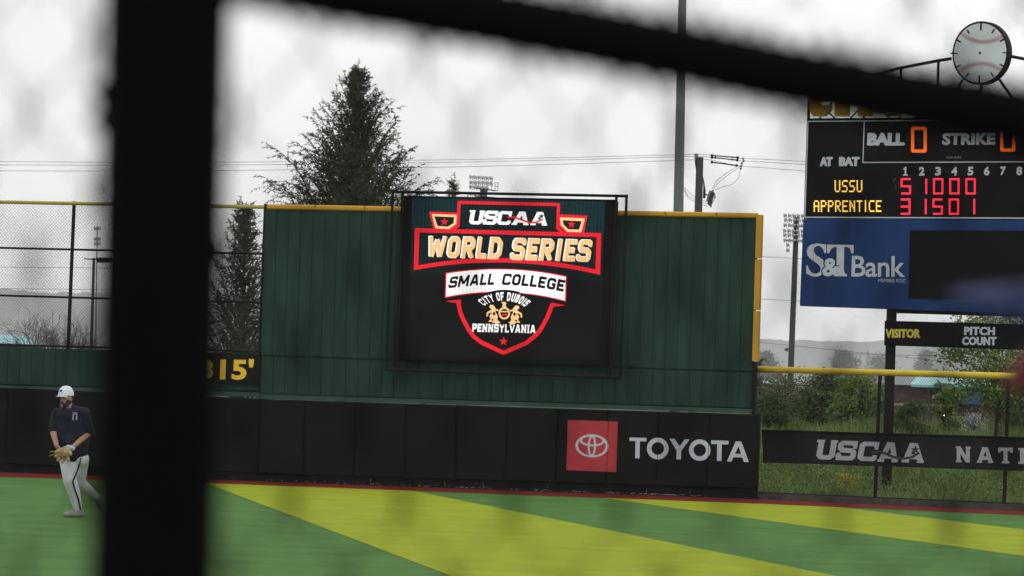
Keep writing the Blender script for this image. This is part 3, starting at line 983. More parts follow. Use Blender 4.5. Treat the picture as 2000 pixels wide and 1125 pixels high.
# white outlines and painted words
a = Art()
line = lambda pts, wd_=2.0: a.line(pts, wd_, 0)
def hv(body, c, x0, y0, x1, y1, sl, lean):
    d, b = (x1 - x0) * sl, (y1 - y0) * (.035 if body in ('STRIKE', 'VISITOR', 'PITCH', 'COUNT') else .06)
    a.heavy(body, c, (x0 + lean + b, y0 + b * .6), (x1 + lean - b, y0 + d + b * .6), (x0 + b, y1 - b * .6), (x1 - b, y1 + d - b * .6), .03, b, 1.05 if body in ('STRIKE', 'VISITOR', 'PITCH', 'COUNT') else .98)
line([(1578, 237), (1571.8, 424.3), (XR - 14, sb_y(424.3, 426, XR))], 2.4)
line([(1577, 237), (XR - 8, sb_y(237, 234, XR))], 2.0)
line([(1688, 238), (1685.3, 317.2), (2155, 315.5), (2158, 236)], 1.9)
hv("BALL", 0, 1693.3, 259.3, 1767, 284.3, 0.0, 1)
hv("STRIKE", 0, 1840, 259.7, 1943.6, 283.3, -.005, 1)
hv("AT", 0, 1600.9, 306.4, 1626, 324.8, 0, .5)
hv("BAT", 0, 1638.3, 306.3, 1678.7, 324.4, 0, .5)
for k in range(8):
    x = 1768.3 + 31.75 * k
    y = 326 - .12 * k
    wd_ = 5.6 if k else 4.5
    if k: a.tbox(str(k + 1), 0, x - wd_, y, x + wd_, y + 17.2, 0, .5, offset=.045)
    else:
        a.poly([(x - 1.3, y), (x + 2.2, y), (x + 1.8, y + 17), (x - 1.7, y + 17)], 0); a.poly([(x - 4, y + 3), (x - 1, y), (x - 1.2, y + 5), (x - 4, y + 6)], 0); a.quad(x - 4.6, y + 14.6, x + 4.6, y + 17.2, 0)
a.tbox("FAIR-PLAY", 1, 1849, 305.5, 1878, 309.5, 0, 0, offset=.02)
rnd = random.Random(4)
for k in range(26):
    x, y = (rnd.uniform(1771, 1779), rnd.uniform(255, 300)) if k < 14 else (rnd.uniform(1745, 1756), rnd.uniform(346, 366))
    a.quad(x, y, x + rnd.uniform(.4, 1.1), y + rnd.uniform(.8, 3), 1)
a.mesh(lambda x, y: F_SB.at(x, y, .004)).build("painted_lettering", [m_white, mat("faint_print", (.2, .2, .2), .8, .3, 9)], sb)
a = Art()
hv("VISITOR", 1, 1728.9, 642.2, 1797.5, 660, .003, .5)
hv("PITCH", 0, 1882.8, 638, 1943.2, 654.6, .006, .5)
hv("COUNT", 0, 1878.8, 657.5, 1946, 674.2, .006, .5)
a.mesh(lambda x, y: F_SB.at(x, y, .054)).build("pitch_lettering", [m_white, mat("visitor_yellow", (.55, .47, .06), .7, .05)], sb)
# bank lettering
a = Art()
a.poly([KB(*p) for p in ((335, 298), (335, 402), (312, 402), (300, 360), (278, 330), (250, 312), (220, 316), (195, 332), (183, 362), (190, 398), (215, 428), (262, 458), (300, 488), (318, 530), (314, 590), (298, 640), (262, 678), (215, 690), (160, 684), (92, 650), (90, 553), (110, 553), (126, 598), (152, 634), (190, 656), (228, 652), (258, 628), (268, 596), (258, 560), (228, 530), (178, 498), (130, 460), (104, 420), (99, 378), (112, 335), (140, 306), (180, 289), (230, 284), (285, 292))], 0)
a.poly([KB(*p) for p in ((347, 298), (672, 303), (668, 407), (642, 405), (628, 352), (600, 328), (555, 325), (551, 610), (562, 650), (590, 665), (588, 686), (440, 682), (455, 660), (462, 620), (464, 325), (425, 330), (396, 350), (372, 402), (347, 402))], 0)
for x_ in (1589, 1659.5, 1733):
    a.poly([(x_ + 1.5, 430), (x_ + 2.0, 430), (x_ - 2.5, 596), (x_ - 3.0, 596)], 2)
a.text("&", 1, KB(276, 452), KB(524, 454), KB(268, 697), KB(520, 699), .075)
a.text("&", 0, KB(290, 463), KB(512, 465), KB(284, 686), KB(508, 688), .035)
a.text("Bank", 0, KB(650, 434), KB(1298, 438), KB(642, 692), KB(1298, 697), .012, .95)
a.text("MEMBER FDIC", 0, KB(972, 716), KB(1305, 720), KB(972, 757), KB(1305, 761), 0)
a.mesh(lambda x, y: F_SB.at(x, y, .034)).build("bank_lettering", [mat("bank_white", (.5, .53, .55), .6, .1, 5), m_blue, mat("panel_seam_blue", (.02, .055, .15), .6, .3, 8)], sb)
# lit figures: little lamps along seven strokes
m_amb, m_amb2, m_redl = mat("amber_diode", (1.0, 0.33, 0.02), .5, .05, emit=1.0), mat("pale_amber_diode", (1.0, 0.55, 0.08), .5, .25, 30, emit=1.0), mat("red_diode", (1.0, 0.02, 0.06), .5, .1, 20, emit=.95)
m_red2 = mat("orange_core_diode", (1.0, 0.14, 0.01), .5, .1, emit=1.0)
SEG = {'0': 'abcdef', '1': 'bc', '5': 'afgcd', '3': 'abgcd'}
def dotline(mb_, p, q, rows, pitch, sz, off):
    p, q = V(p), V(q)
    d = q - p; n_ = max(1, int(round(d.length / pitch)))
    nv = V((-d.y, d.x)).normalized()
    for i in range(n_ + 1):
        for r_ in range(rows):
            c_ = p + d * (i / n_) + nv * ((r_ - (rows - 1) / 2) * pitch)
            h = sz / 2
            mb_.poly([F_SB.at(c_.x - h, c_.y - h, off), F_SB.at(c_.x - h, c_.y + h, off), F_SB.at(c_.x + h, c_.y + h, off), F_SB.at(c_.x + h, c_.y - h, off)])
def digit(ch, x0, y0, x1, y1, rows, pitch, sz, m_, name="lit_digit"):
    mb_ = MB(); ym = (y0 + y1) / 2
    seg = {'a': ((x0, y0), (x1, y0)), 'b': ((x1, y0), (x1, ym)), 'c': ((x1, ym), (x1, y1)), 'd': ((x0, y1), (x1, y1)), 'e': ((x0, ym), (x0, y1)), 'f': ((x0, y0), (x0, ym)), 'g': ((x0, ym), (x1, ym))}
    for s_ in SEG[ch]: dotline(mb_, *seg[s_], rows, pitch, sz, .008)
    mb_.build(name, m_, sb)
digit('0', 1782.5, 250.5, 1807, 295, 3, 2.1, 1.75, m_red2)
digit('0', 1956.5, 248, 1980, 293, 3, 2.1, 1.75, m_red2)
for row, y0, y1, sx in (("51000", 349.8, 377.8, 0), ("31501", 389.5, 417.5, -1)):
    for k, ch in enumerate(row):
        x0 = 1761 + 31.6 * k + sx
        x1 = x0 + 16.5
        digit(ch, x0, y0, x1, y1, 2, 1.9, 1.75, m_redl)
FONT5 = {'U': ("10001",) * 6 + ("01110",), 'S': ("01111", "10000", "10000", "01110", "00001", "00001", "11110"), 'A': ("01110", "10001", "10001", "11111", "10001", "10001", "10001"),
 'P': ("11110", "10001", "10001", "11110", "10000", "10000", "10000"), 'R': ("11110", "10001", "10001", "11110", "10100", "10010", "10001"), 'E': ("11111", "10000", "10000", "11110", "10000", "10000", "11111"),
 'N': ("10001", "11001", "10101", "10101", "10011", "10001", "10001"), 'T': ("11111", "00100", "00100", "00100", "00100", "00100", "00100"), 'I': ("010",) * 7, 'C': ("01111", "10000", "10000", "10000", "10000", "10000", "01111")}
def ledname(word, x0, y0, x1, y1):
    cols = sum(len(FONT5[c_][0]) + 1.6 for c_ in word) - 1.6
    px_, py_ = (x1 - x0) / cols, (y1 - y0) / 7
    x = x0
    for c_ in word:
        mb_ = MB()
        for r_ in range(7):
            for q, b_ in enumerate(FONT5[c_][r_]):
                if b_ == '1':
                    cx, cy = x + (q + .5) * px_, y0 + (r_ + .5) * py_
                    hw, hh = px_ * .62, py_ * .42
                    mb_.poly([F_SB.at(cx - hw, cy - hh, .008), F_SB.at(cx - hw, cy + hh, .008), F_SB.at(cx + hw, cy + hh, .008), F_SB.at(cx + hw, cy - hh, .008)])
        x += (len(FONT5[c_][0]) + 1.6) * px_
        mb_.build("lit_letter", m_amb2, sb)
ledname("USSU", 1630.2, 351.7, 1684, 375.4)
ledname("APPRENTICE", 1589.3, 391.2, 1721.6, 414)
# truss, arch and gold letters on top of the cabinet
mb = MB()
T = lambda pts, r_, off=-.2: mb.tube([F_SB.at(x, y, off) for x, y in pts], r_, 8)
T([(1579, 232), (1581, 178)], .03)
T([(1580, 196), (1620, 178), (1690, 152), (1755, 133.5), (1832, 118.5), (1858, 114.5)], .032)
T([(1974, 110), (2000, 115), (2080, 132), (2160, 155), (2260, 190), (2322, 215)], .032)
for x, y in ((1833, 118.5), (1690, 152), (1760, 132.5), (2064, 129), (2130, 146), (2212, 172)): T([(x, y), (x - 3, 232)], .028)
T([(1632, 232), (1588, 192)], .018); T([(1660, 232), (1700, 190)], .018); T([(1625, 200), (1600, 232)], .018); T([(1700, 200), (1740, 232)], .018)
T([(1880, 155), (1862, 196), (1850, 232)], .024); T([(1948, 150), (1976, 190), (1990, 232)], .03); T([(1917, 162), (1915, 232)], .03)
mb.build("truss", m_black, sb)
m_gold = mat("gold_letter_face", (0.42, 0.24, 0.012), .5, .1, 4)
for ch, x0, x1 in (("C", 1580, 1620.5), ("I", 1630, 1655), ("T", 1662, 1714), ("Y", 1722, 1770)):
    yb_, yt = 227, 178
    xm = (x0 + x1) / 2
    if ch == "C": pts = [(x0 + 8, yb_), (x1 - 11, yb_), (x1, yb_ - 13), (x1, yb_ - 22), (x0 + 20, yb_ - 22), (x0 + 20, yt + 20), (x1, yt + 20), (x1, yt + 10), (x1 - 9, yt), (x0 + 8, yt), (x0, yt + 10), (x0, yb_ - 14)]
    elif ch == "I": pts = [(x0, yb_), (x1, yb_), (x1, yt), (x0, yt)]
    elif ch == "T": pts = [(xm - 13, yb_), (xm + 13, yb_), (xm + 13, yt + 18), (x1, yt + 18), (x1, yt), (x0, yt), (x0, yt + 18), (xm - 13, yt + 18)]
    else: pts = [(xm - 12, yb_), (xm + 12, yb_), (xm + 12, yt + 36), (x1, yt), (x1 - 22, yt), (xm, yt + 24), (x0 + 22, yt), (x0, yt), (xm - 12, yt + 36)]
    m_ = MB(); m_.prism([F_SB.at(x, y, -.05) for x, y in pts], -F_SB.n * .1)
    m_.build("gold_letter", m_gold, sb)

# baseball clock
KC = lambda x, y: (1840 + x / 6.25, 20 + y / 6.25)
cc = F_SB.at(1914.5, 103.5, .02)
bt = F_SB.at(1914.5, 166, .02)
ck = thing("baseball_clock", "round clock painted as a baseball, perched on the arch above the scoreboard", "clock", bt)
rad = 60.5 * (cc - CAM).y / F
def disc(m_, r0, off, th, mi=0, n=48):
    q = [cc + F_SB.u * (r0 * math.cos(2 * math.pi * i / n)) + V((0, 0, r0 * math.sin(2 * math.pi * i / n))) + F_SB.n * off for i in range(n)]
    m_.prism(q, -F_SB.n * th, mi)
mb = MB(); disc(mb, rad * 1.03, 0, .16); mb.build("rim", m_black, ck)
mb = MB(); disc(mb, rad * .96, .012, .02); mb.build("face", mat("clock_face_grey", (.60, .65, .66), .6, .1, 1.5), ck)
a = Art()
for p, q, wd_ in (((475, 146), (473, 246), 2.6), ((305, 237), (331, 286), 2.3), ((640, 227), (607, 280), 2.3), ((182, 362), (231, 391), 2.3), ((760, 350), (706, 381), 2.3), ((98, 526), (192, 525), 1.9), ((738, 520), (840, 518), 1.9), ((172, 694), (226, 667), 2.1), ((700, 656), (752, 685), 2.1), ((292, 818), (324, 768), 2.1), ((596, 762), (628, 812), 2.1), ((455, 796), (452, 890), 2.5)):
    a.line([KC(*p), KC(*q)], wd_ * 1.35, 0)
a.poly([KC(442, 510), KC(482, 510), KC(470, 538), KC(455, 538)], 0)
def seam(p0, p1, p2, up):
    pts = []
    for i in range(31):
        t = i / 30
        pts.append(((1 - t) ** 2 * p0[0] + 2 * t * (1 - t) * p1[0] + t * t * p2[0], (1 - t) ** 2 * p0[1] + 2 * t * (1 - t) * p1[1] + t * t * p2[1]))
    a.line([KC(*p) for p in pts], .65, 1)
    for i in range(1, 30):
        d = (V(pts[i + 1]) - V(pts[i - 1])).normalized(); nn = V((-d.y, d.x)) * up
        a.line([KC(*pts[i]), KC(*(V(pts[i]) + nn * 30 - d * 10))], .8, 1)
        a.line([KC(*pts[i]), KC(*(V(pts[i]) - nn * 30 - d * 10))], .8, 1)
seam((205, 258), (480, 500), (768, 292), 1)
seam((190, 752), (480, 548), (752, 752), 1)
a.mesh(lambda x, y: F_SB.at(x, y, .036)).build("dial_print", [m_black, mat("stitch_red", (.30, .012, .02), .7, .1)], ck)

# footing of the scoreboard post
mb = MB(); 
q0 = F_SB.at(1731, 963, .3)
tzq = [F_SB.at(1686, 951, .35), F_SB.at(1776, 955, .35), F_SB.at(1775, 972, .35), F_SB.at(1685, 967, .35)]
mb.prism(tzq, -F_SB.n * .9)
tag(mb.build("concrete_footing", m_concrete), "low concrete block at the foot of the scoreboard post, behind the fence", "footing")

# ------------------------------------------------------------------ poles, lights, wires
m_steel = mat("galvanised_steel", (0.11, 0.13, 0.135), 0.5, 0.2, 3, spec=0.4, stretch=(1, 1, .3))
m_wood = mat("weathered_pole_wood", (0.055, 0.05, 0.046), 0.95, 0.3, 6, stretch=(1, 1, .1))
m_pole = mat("dark_pole_steel", (0.03, 0.032, 0.036), 0.6, 0.2, 3)
m_lamp = mat("lamp_aluminium", (0.36, 0.37, 0.39), 0.4, 0.2, 6)
m_cable = mat("cable_grey", (0.05, 0.05, 0.055), 0.7, 0.1)

t = at(1334, -60, 112); b = at(1325, 413, 112)
d = (t - b); z0 = -0.4
b0 = b + d * ((z0 - b.z) / d.z)
pl = MB(); pl.tube([b0, b, t, t + d * .5], [.125, .112, .085, .07], 16)
tag(pl.build("light_pole", m_steel, smooth=True), "tall plain grey metal pole rising behind the green wall beside the wooden utility pole", "pole")

# wooden utility pole
b = at(1364, 413, 190); t = at(1367, 307, 190); d = t - b
b0 = b + d * ((-1.2 - b.z) / d.z)
up_ = thing("utility_pole", "dark wooden utility pole with insulators on top and a grey recloser tank at its side", "utility pole", b0)
mb = MB(); mb.tube([b0, b, t], [.16, .145, .13], 12); mb.build("pole", m_wood, up_)
U = lambda x, y, dy=0: at(x, y, 190 + dy)
KU = lambda x, y, dy=0: at(1280 + x / 4.6875, 240 + y / 4.6875, 190 + dy)
mb = MB()
for x, y in ((376, 288), (376, 305), (376, 322)): mb.ball(KU(x, y), .07, sx=1.4, sz=.55, nu=8, nv=6)
mb.tube([KU(376, 282), KU(376, 345)], .03, 6)
mb.build("insulator", mat("insulator_grey", (.22, .22, .23), .4, .1), up_)
mb = MB()
mb.tube([KU(366, 340), KU(412, 340)], .06, 6); mb.tube([KU(366, 340), KU(384, 470)], .035, 6); mb.tube([KU(376, 340), KU(384, 480)], .03, 6)
mb.tube([KU(440, 530), KU(452, 610)], .03, 6); mb.box(KU(448, 650), (.09, .1, .33)); mb.tube([KU(438, 500), KU(446, 640)], .02, 6)
mb.build("bracket", m_black, up_)
mb = MB()
for k in range(5):
    a0, b1 = KU(500 + 10 * k, 618 + 6 * k, -.1), KU(470 + 9 * k, 715 + 8 * k, -.1)
    mb.tube([a0, b1], .03, 6)
mb.build("recloser_tank", mat("tank_grey", (.16, .17, .18), .5, .15), up_)
mb = MB()
for k in range(4):
    mb.tube([KU(520 + 8 * k, 620 + 22 * k, -.15), KU(482 + 9 * k, 735 + 8 * k, -.15)], .014, 5)
    mb.ball(KU(482 + 9 * k, 738 + 9 * k, -.15), .035, nu=6, nv=5)
    mb.ball(KU(528 + 6 * k, 620 + 20 * k, -.15), .035, nu=6, nv=5)
mb.tube([KU(446, 655), KU(490, 660)], .03, 6)
mb.build("bushing", m_black, up_)

# the three lines and the dead-end strings hanging in them
def sag(p, q, s, n=24):
    return [p + (q - p) * (i / n) - V((0, 0, s * 4 * (i / n) * (1 - i / n))) for i in range(n + 1)]
GW = "overhead power lines"
def wire(pts, r, label, grp=GW, name="power_line"):
    m_ = MB(); m_.tube(pts, r, 4)
    return tag(m_.build(name, m_cable), label, "power line", grp)
RW = .0075
for k, (yl, ym, y0, y1, y2) in enumerate(((311, 315, 301, 308.5, 315), (318, 321, 305, 313, 321.5), (330, 333, 312, 323.5, 334))):
    which = ("topmost", "middle", "lowest")[k]
    lp = at(-700, yl - 10, 192)
    pts = []
    for i in range(41):
        x = -700 + (1358 + 700) * i / 40
        # a slack curve through the seen points
        u = (x + 700) / 2058
        y = (yl - 8) * (1 - u) + y0 * u + (ym + 11 - (yl - 8 + y0) / 2) * 4 * u * (1 - u) * .62
        pts.append(at(x, y, 192 - 2 * u))
    wire(pts, RW, "%s of the three overhead lines running left from the wooden pole" % which)
    pts = [KU(376, 286 + 18 * k), at(1391, 303 + 4 * k + (2 if k == 2 else 0), 190), at(1440, y1 + .5, 190)] + [at(1440 + 60 * i, y1 + (y2 - y1) * i / 2.17 - .0, 190 - i * 2) for i in range(1, 9)]
    wire(pts, RW, "%s of the three overhead lines running right from the wooden pole" % which)
    s_ = thing("insulator_string", "%s long insulator rod strung in the line right of the wooden pole" % which, "insulator", U(1415, 306 + 6 * k), "line insulators")
    m_ = MB()
    A_, B_ = [(KU(518, 298), KU(755, 318)), (KU(518, 316), KU(750, 341)), (KU(518, 360), KU(745, 390))][k]
    m_.tube([A_, B_], .026, 6); m_.build("rod", m_black, s_)
    for e in (0, .13, .8, 1):
        m_ = MB(); m_.ball(A_ + (B_ - A_) * e, .055 if e in (0, 1) else .04, nu=6, nv=5); m_.build("clamp", m_black, s_)
for k, pts in enumerate(([(520, 605), (560, 530), (650, 460), (755, 395)], [(535, 605), (575, 545), (690, 460), (775, 400)], [(550, 615), (600, 590), (700, 565), (760, 510), (782, 410)])):
    q = []
    for i in range(len(pts) - 1):
        for j in range(4):
            u = j / 4
            p_, q_ = pts[i], pts[i + 1]
            q.append(KU(p_[0] + (q_[0] - p_[0]) * u, p_[1] + (q_[1] - p_[1]) * u, -.1))
    q.append(KU(*pts[-1], -.1))
    wire(q, .008, ("upper", "inner", "long drooping")[k] + " jumper wire from the recloser tank up to the lines", "jumper wires", "jumper_wire")
for k, pts in enumerate(([(262, 582), (310, 640), (375, 690), (470, 720)], [(262, 600), (300, 670), (375, 712), (470, 738)], [(262, 618), (300, 690), (375, 730), (480, 765)])):
    wire([KU(x, y, .2) for x, y in pts], .008, ("upper", "middle", "lowest")[k] + " slack wire between the grey metal pole and the recloser tank", "slack wires", "slack_wire")
mb = MB()
for x, y in ((803, 326), (808, 350), (790, 370), (783, 395), (782, 418)): mb.ball(KU(x, y, -.1), .04, nu=6, nv=5)
mb.tube([KU(808, 335, -.1), KU(782, 425, -.1)], .014, 5)
tag(mb.build("line_clamp", m_black), "small dark clamp joining the jumper wires to the overhead lines", "clamp")
for (x0, y0, x1, y1, D, lab) in ((1300, 491, 2300, 545, 230, "thin faint wire crossing the sky at the height of the bank panel"), (1300, 575, 2300, 625, 230, "thin faint wire crossing the sky under the bank panel"),
                          (1300, 650, 2300, 752, 240, "thin sloping wire crossing in front of the misty hills"), (1650, 691, 2400, 708, 240, "level wire crossing the misty trees below the pitch count board"),
                          (-400, 518, 900, 530, 230, "upper thin wire seen through the tall fence"), (-400, 560, 900, 572, 230, "lower thin wire seen through the tall fence")):
    wire([at(x0 + (x1 - x0) * i / 12, y0 + (y1 - y0) * i / 12, D) for i in range(13)], .009, lab, "faint distant wires")

# floodlight towers
def lamp_mesh(s):
    m_ = MB()
    m_.tube([(0, 0, s * .35), (0, 0, s * .1), (0, 0, -s * .2), (0, 0, -s * .55)], [s * .48, s * .46, s * .25, s * .07], 8)
    return m_
def flood(name, label, base_px, top_px, D, pole_r, rows, bars, s, tilt, platform=None):
    t_, b_ = at(*top_px, D), at(*base_px, D)
    d_ = t_ - b_; b_ = b_ + d_ * ((-1.2 - b_.z) / d_.z)
    o = thing(name, label, "light tower", b_)
    m_ = MB(); m_.tube([b_, t_], [pole_r * 1.25, pole_r], 10); m_.build("pole", m_pole, o)
    for x0, y0, x1, y1 in bars:
        m_ = MB(); m_.tube([at(x0, y0, D - .2), at(x1, y1, D - .2)], s * .16, 6); m_.build("crossarm", m_pole, o)
    first = None
    for xs0, y, sl_, xcount, step in rows:
        for k in range(xcount):
            p = at(xs0 + step * k, y + sl_ * step * k, D - .5)
            if first is None:
                lm = lamp_mesh(s)
                first = lm.build("lamp", m_lamp, None, True)
                first.parent = o; lo = first
            else:
                lo = first.copy(); COL.objects.link(lo); lo.parent = o
            lo.location = p - b_
            lo.rotation_euler = tilt
            ORIG[lo.name] = b_
    m_ = MB()
    for xs0, y, sl_, xcount, step in rows:
        for k in range(xcount):
            p = at(xs0 + step * (k + .45), y + sl_ * step * k - 2.0, D - .3)
            m_.tube([p, p + V((0, .2, -s * .9))], s * .07, 4)
            m_.tube([p, at(xs0 + step * k + 1, y + sl_ * step * k, D - .45)], s * .07, 4)
    m_.build("lamp_bracket", m_pole, o)
    if platform:
        m_ = MB()
        for x0, y0, x1, y1 in platform: m_.tube([at(x0, y0, D), at(x1, y1, D)], s * .06, 4)
        m_.build("railing", m_pole, o)
    return o
flood("floodlight_tower", "floodlight tower with a ladder of small lamps beside the blue bank panel", (1544, 735), (1556, 424), 320, .17,
      [(1533, 421, .03, 6, 8.6), (1534, 430, .03, 6, 8.6), (1533, 440, .03, 6, 8.6), (1532, 451, .03, 6, 8.6), (1532.5, 459.5, .03, 6, 8.6), (1533, 469.5, .03, 6, 8.6), (1538, 479, 0, 1, 8), (1538, 489, 0, 1, 8)],
      [(1540, 441, 1580, 442.5), (1536, 469.5, 1580, 471)], .26, (R(25), R(20), 0))
flood("floodlight_tower", "floodlight head with three rows of lamps peeping over the top of the screen", (940, 420), (945.5, 368), 420, .32,
      [(919.5, 346, .07, 6, 7.8), (919.5, 356.5, .05, 6, 7.8), (919, 365.5, .07, 5, 7.8), (920, 379, .05, 4, 8)],
      [(926, 367, 967, 372.5), (926, 383, 967, 386)], .34, (R(30), R(15), 0), [(967, 357, 967, 372), (973, 358, 972, 373), (966, 357, 974, 357), (967, 364, 973, 364), (965, 372, 973, 373), (929, 352, 929, 367), (935, 352, 935, 368), (943, 352, 943, 368), (952, 353, 952, 370), (960, 353, 960, 371)])
# security light low on the tower on the right side
pb = at(1536.5, 683, 318)
ls = thing("security_light", "small dark security light on a bracket low on the floodlight tower beside the green wall", "light", pb)
mb = MB(); mb.tube([at(1536.5, 681, 318), at(1545, 680, 320)], .03, 5); mb.build("bracket", m_pole, ls)
mb = MB(); mb.tube([at(1535, 685.5, 318), at(1536.5, 682.5, 318), at(1538, 680, 318)], [.14, .12, .05], 8); mb.build("lamp", m_pole, ls)

# street lamp beyond the left fence
t = at(183.5, 504, 130); b = at(178, 690, 130); d = t - b; b0 = b + d * ((-1.2 - b.z) / d.z)
stl = thing("street_lamp", "thin dark street lamp with a box head seen through the tall fence", "street lamp", b0)
mb = MB(); mb.tube([b0, t], [.05, .035], 8); mb.build("pole", m_pole, stl)
mb = MB(); mb.tube([at(164, 505.5, 130), at(190, 507, 130)], .018, 6); mb.build("arm", m_pole, stl)
mb = MB(); p = at(202, 507.5, 130); mb.prism([at(187, 503, 129.9), at(217, 503, 129.9), at(219, 509, 129.9), at(212, 513, 129.9), at(190, 512.5, 129.9)], V((0, .3, 0))); mb.build("lamp_head", m_black, stl)
# misty mast
b0 = at(189, 640, 2600); b0.z = -1.3
ms = thing("radio_mast", "faint radio mast with antenna clusters in the mist beyond the left fence", "mast", b0)
mb = MB(); t = at(190.5, 441, 2600); mb.tube([b0, t], [.6, .35], 6); mb.build("mast_pole", m_pole, ms)
for y in (446, 467, 476):
    mb = MB()
    for k in range(-2, 3): mb.tube([at(190.5 + 2.7 * k, y - 3, 2600), at(190.5 + 2.7 * k, y + 3.5, 2600)], .32, 5)
    mb.tube([at(185, y, 2600), at(196, y, 2600)], .3, 5)
    mb.build("antenna_cluster", m_pole, ms)

# ------------------------------------------------------------------ vegetation
def leafmat(name, c, c2, var=.3):
    m_ = mat(name, c, .8, var, 2.0, island=.6, spec=.15, second=c2)
    return m_
m_bark = mat("dark_bark", (0.03, 0.026, 0.022), 0.95, .3, 8)
m_twig = mat("grey_twig", (0.06, 0.052, 0.048), 0.95, .3, 8)
m_conif = leafmat("conifer_needles", (0.020, 0.027, 0.015), (0.048, 0.059, 0.027))
def rv(rnd):
    while True:
        p = V((rnd.uniform(-1, 1), rnd.uniform(-1, 1), rnd.uniform(-1, 1)))
        if 0.05 < p.length < 1: return p.normalized()

def conifer(label, base, H, slope, seed, nb=170, lean=(0, 0), side=1.0, z_lo=.12, nd=.12, group=None, offs=()):
    rnd = random.Random(seed)
    o = thing("conifer_tree", label, "tree", base, group)
    base = V(base)
    tip = base + V((lean[0], lean[1], H))
    m_ = MB(); m_.tube([base, base + (tip - base) * .5, tip], [H * .014, H * .008, .008], 8)
    lb = MB(); nm = MB()
    def spray(p, d, L, nseg):
        """one feathery twig: an axis with needles on both sides, nodding at the end"""
        q = p.copy(); dd = d.normalized()
        pts = [q.copy()]
        for i in range(nseg):
            dd = (dd + V((0, 0, -.10 - .10 * i / nseg)) + rv(rnd) * .12).normalized()
            q = q + dd * (L / nseg)
            pts.append(q.copy())
        for i in range(len(pts) - 1):
            a_, b_ = pts[i], pts[i + 1]
            ax = (b_ - a_).normalized()
            for k in range(3):
                s_ = a_ + (b_ - a_) * rnd.random()
                n_ = (rv(rnd) + ax * .9 + V((0, 0, -.25))).normalized()
                ln = nd * rnd.uniform(.6, 1.25)
                wv = n_.cross(rv(rnd)).normalized() * nd * .13
                nm.poly([s_ - wv, s_ + wv, s_ + n_ * ln])
            wv = ax.cross(rv(rnd)).normalized() * nd * .07
            nm.poly([a_ - wv, a_ + wv, b_])
    leaders = [(V(base), tip, 1.0)]
    for k in range(nb):
        f_ = z_lo + (0.99 - z_lo) * ((k + rnd.random()) / nb) ** .95
        az = k * 2.39996 + rnd.uniform(-.4, .4)
        p0 = base + (tip - base) * f_
        e = R(rnd.uniform(38, 62) + 6 * f_)
        rem = H * (1 - f_)
        Lb = .3
        for _ in range(6): Lb = .5 * Lb + .5 * slope * max(.05, rem - Lb * math.sin(e)) ** .88 / math.cos(e)
        Lb = Lb * rnd.choice((.62, .8, .92, 1.0, 1.12)) * rnd.uniform(.9, 1.05) + .10
        if math.cos(az) > 0: Lb *= side
        d = V((math.cos(az) * math.cos(e), math.sin(az) * math.cos(e), math.sin(e)))
        nseg = max(3, int(Lb / .25))
        q = p0.copy(); pts = [q.copy()]
        dd = d.copy()
        for i in range(nseg):
            dd = (dd + V((0, 0, .05 if i < nseg * .6 else -.16)) + rv(rnd) * .06).normalized()
            q = q + dd * (Lb / nseg); pts.append(q.copy())
        lb.tube(pts, [max(.004, .016 * Lb * (1 - i / (len(pts) - 1)) ** 1.2) for i in range(len(pts))], 4, cap=False)
        for i in range(1, len(pts)):
            fr = i / (len(pts) - 1)
            if fr < .22 and Lb > .8: continue
            ax = (pts[i] - pts[i - 1]).normalized()
            for k2 in range(3 if fr < .6 else 2):
                sd_ = ax.cross(V((0, 0, 1))).normalized() * (1 if k2 % 2 else -1)
                d2 = (ax * rnd.uniform(.5, 1.0) + sd_ * rnd.uniform(.3, .9) + rv(rnd) * .35)
                L2 = (.18 + .30 * Lb * (1 - fr * .75)) * rnd.uniform(.5, 1.1)
                spray(pts[i - 1] + (pts[i] - pts[i - 1]) * rnd.random(), d2, L2, max(2, int(L2 / .11)))
            spray(pts[i - 1], ax, .2, 2)
    for q in range(10):
        spray(tip - V((0, 0, .1 * q)), V((rnd.uniform(-.4, .4), rnd.uniform(-.3, .3), 1)), .3, 3)
    m_.build("trunk", m_bark, o)
    lb.build("limb", m_bark, o)
    nm.build("crown", m_conif, o)
    return o

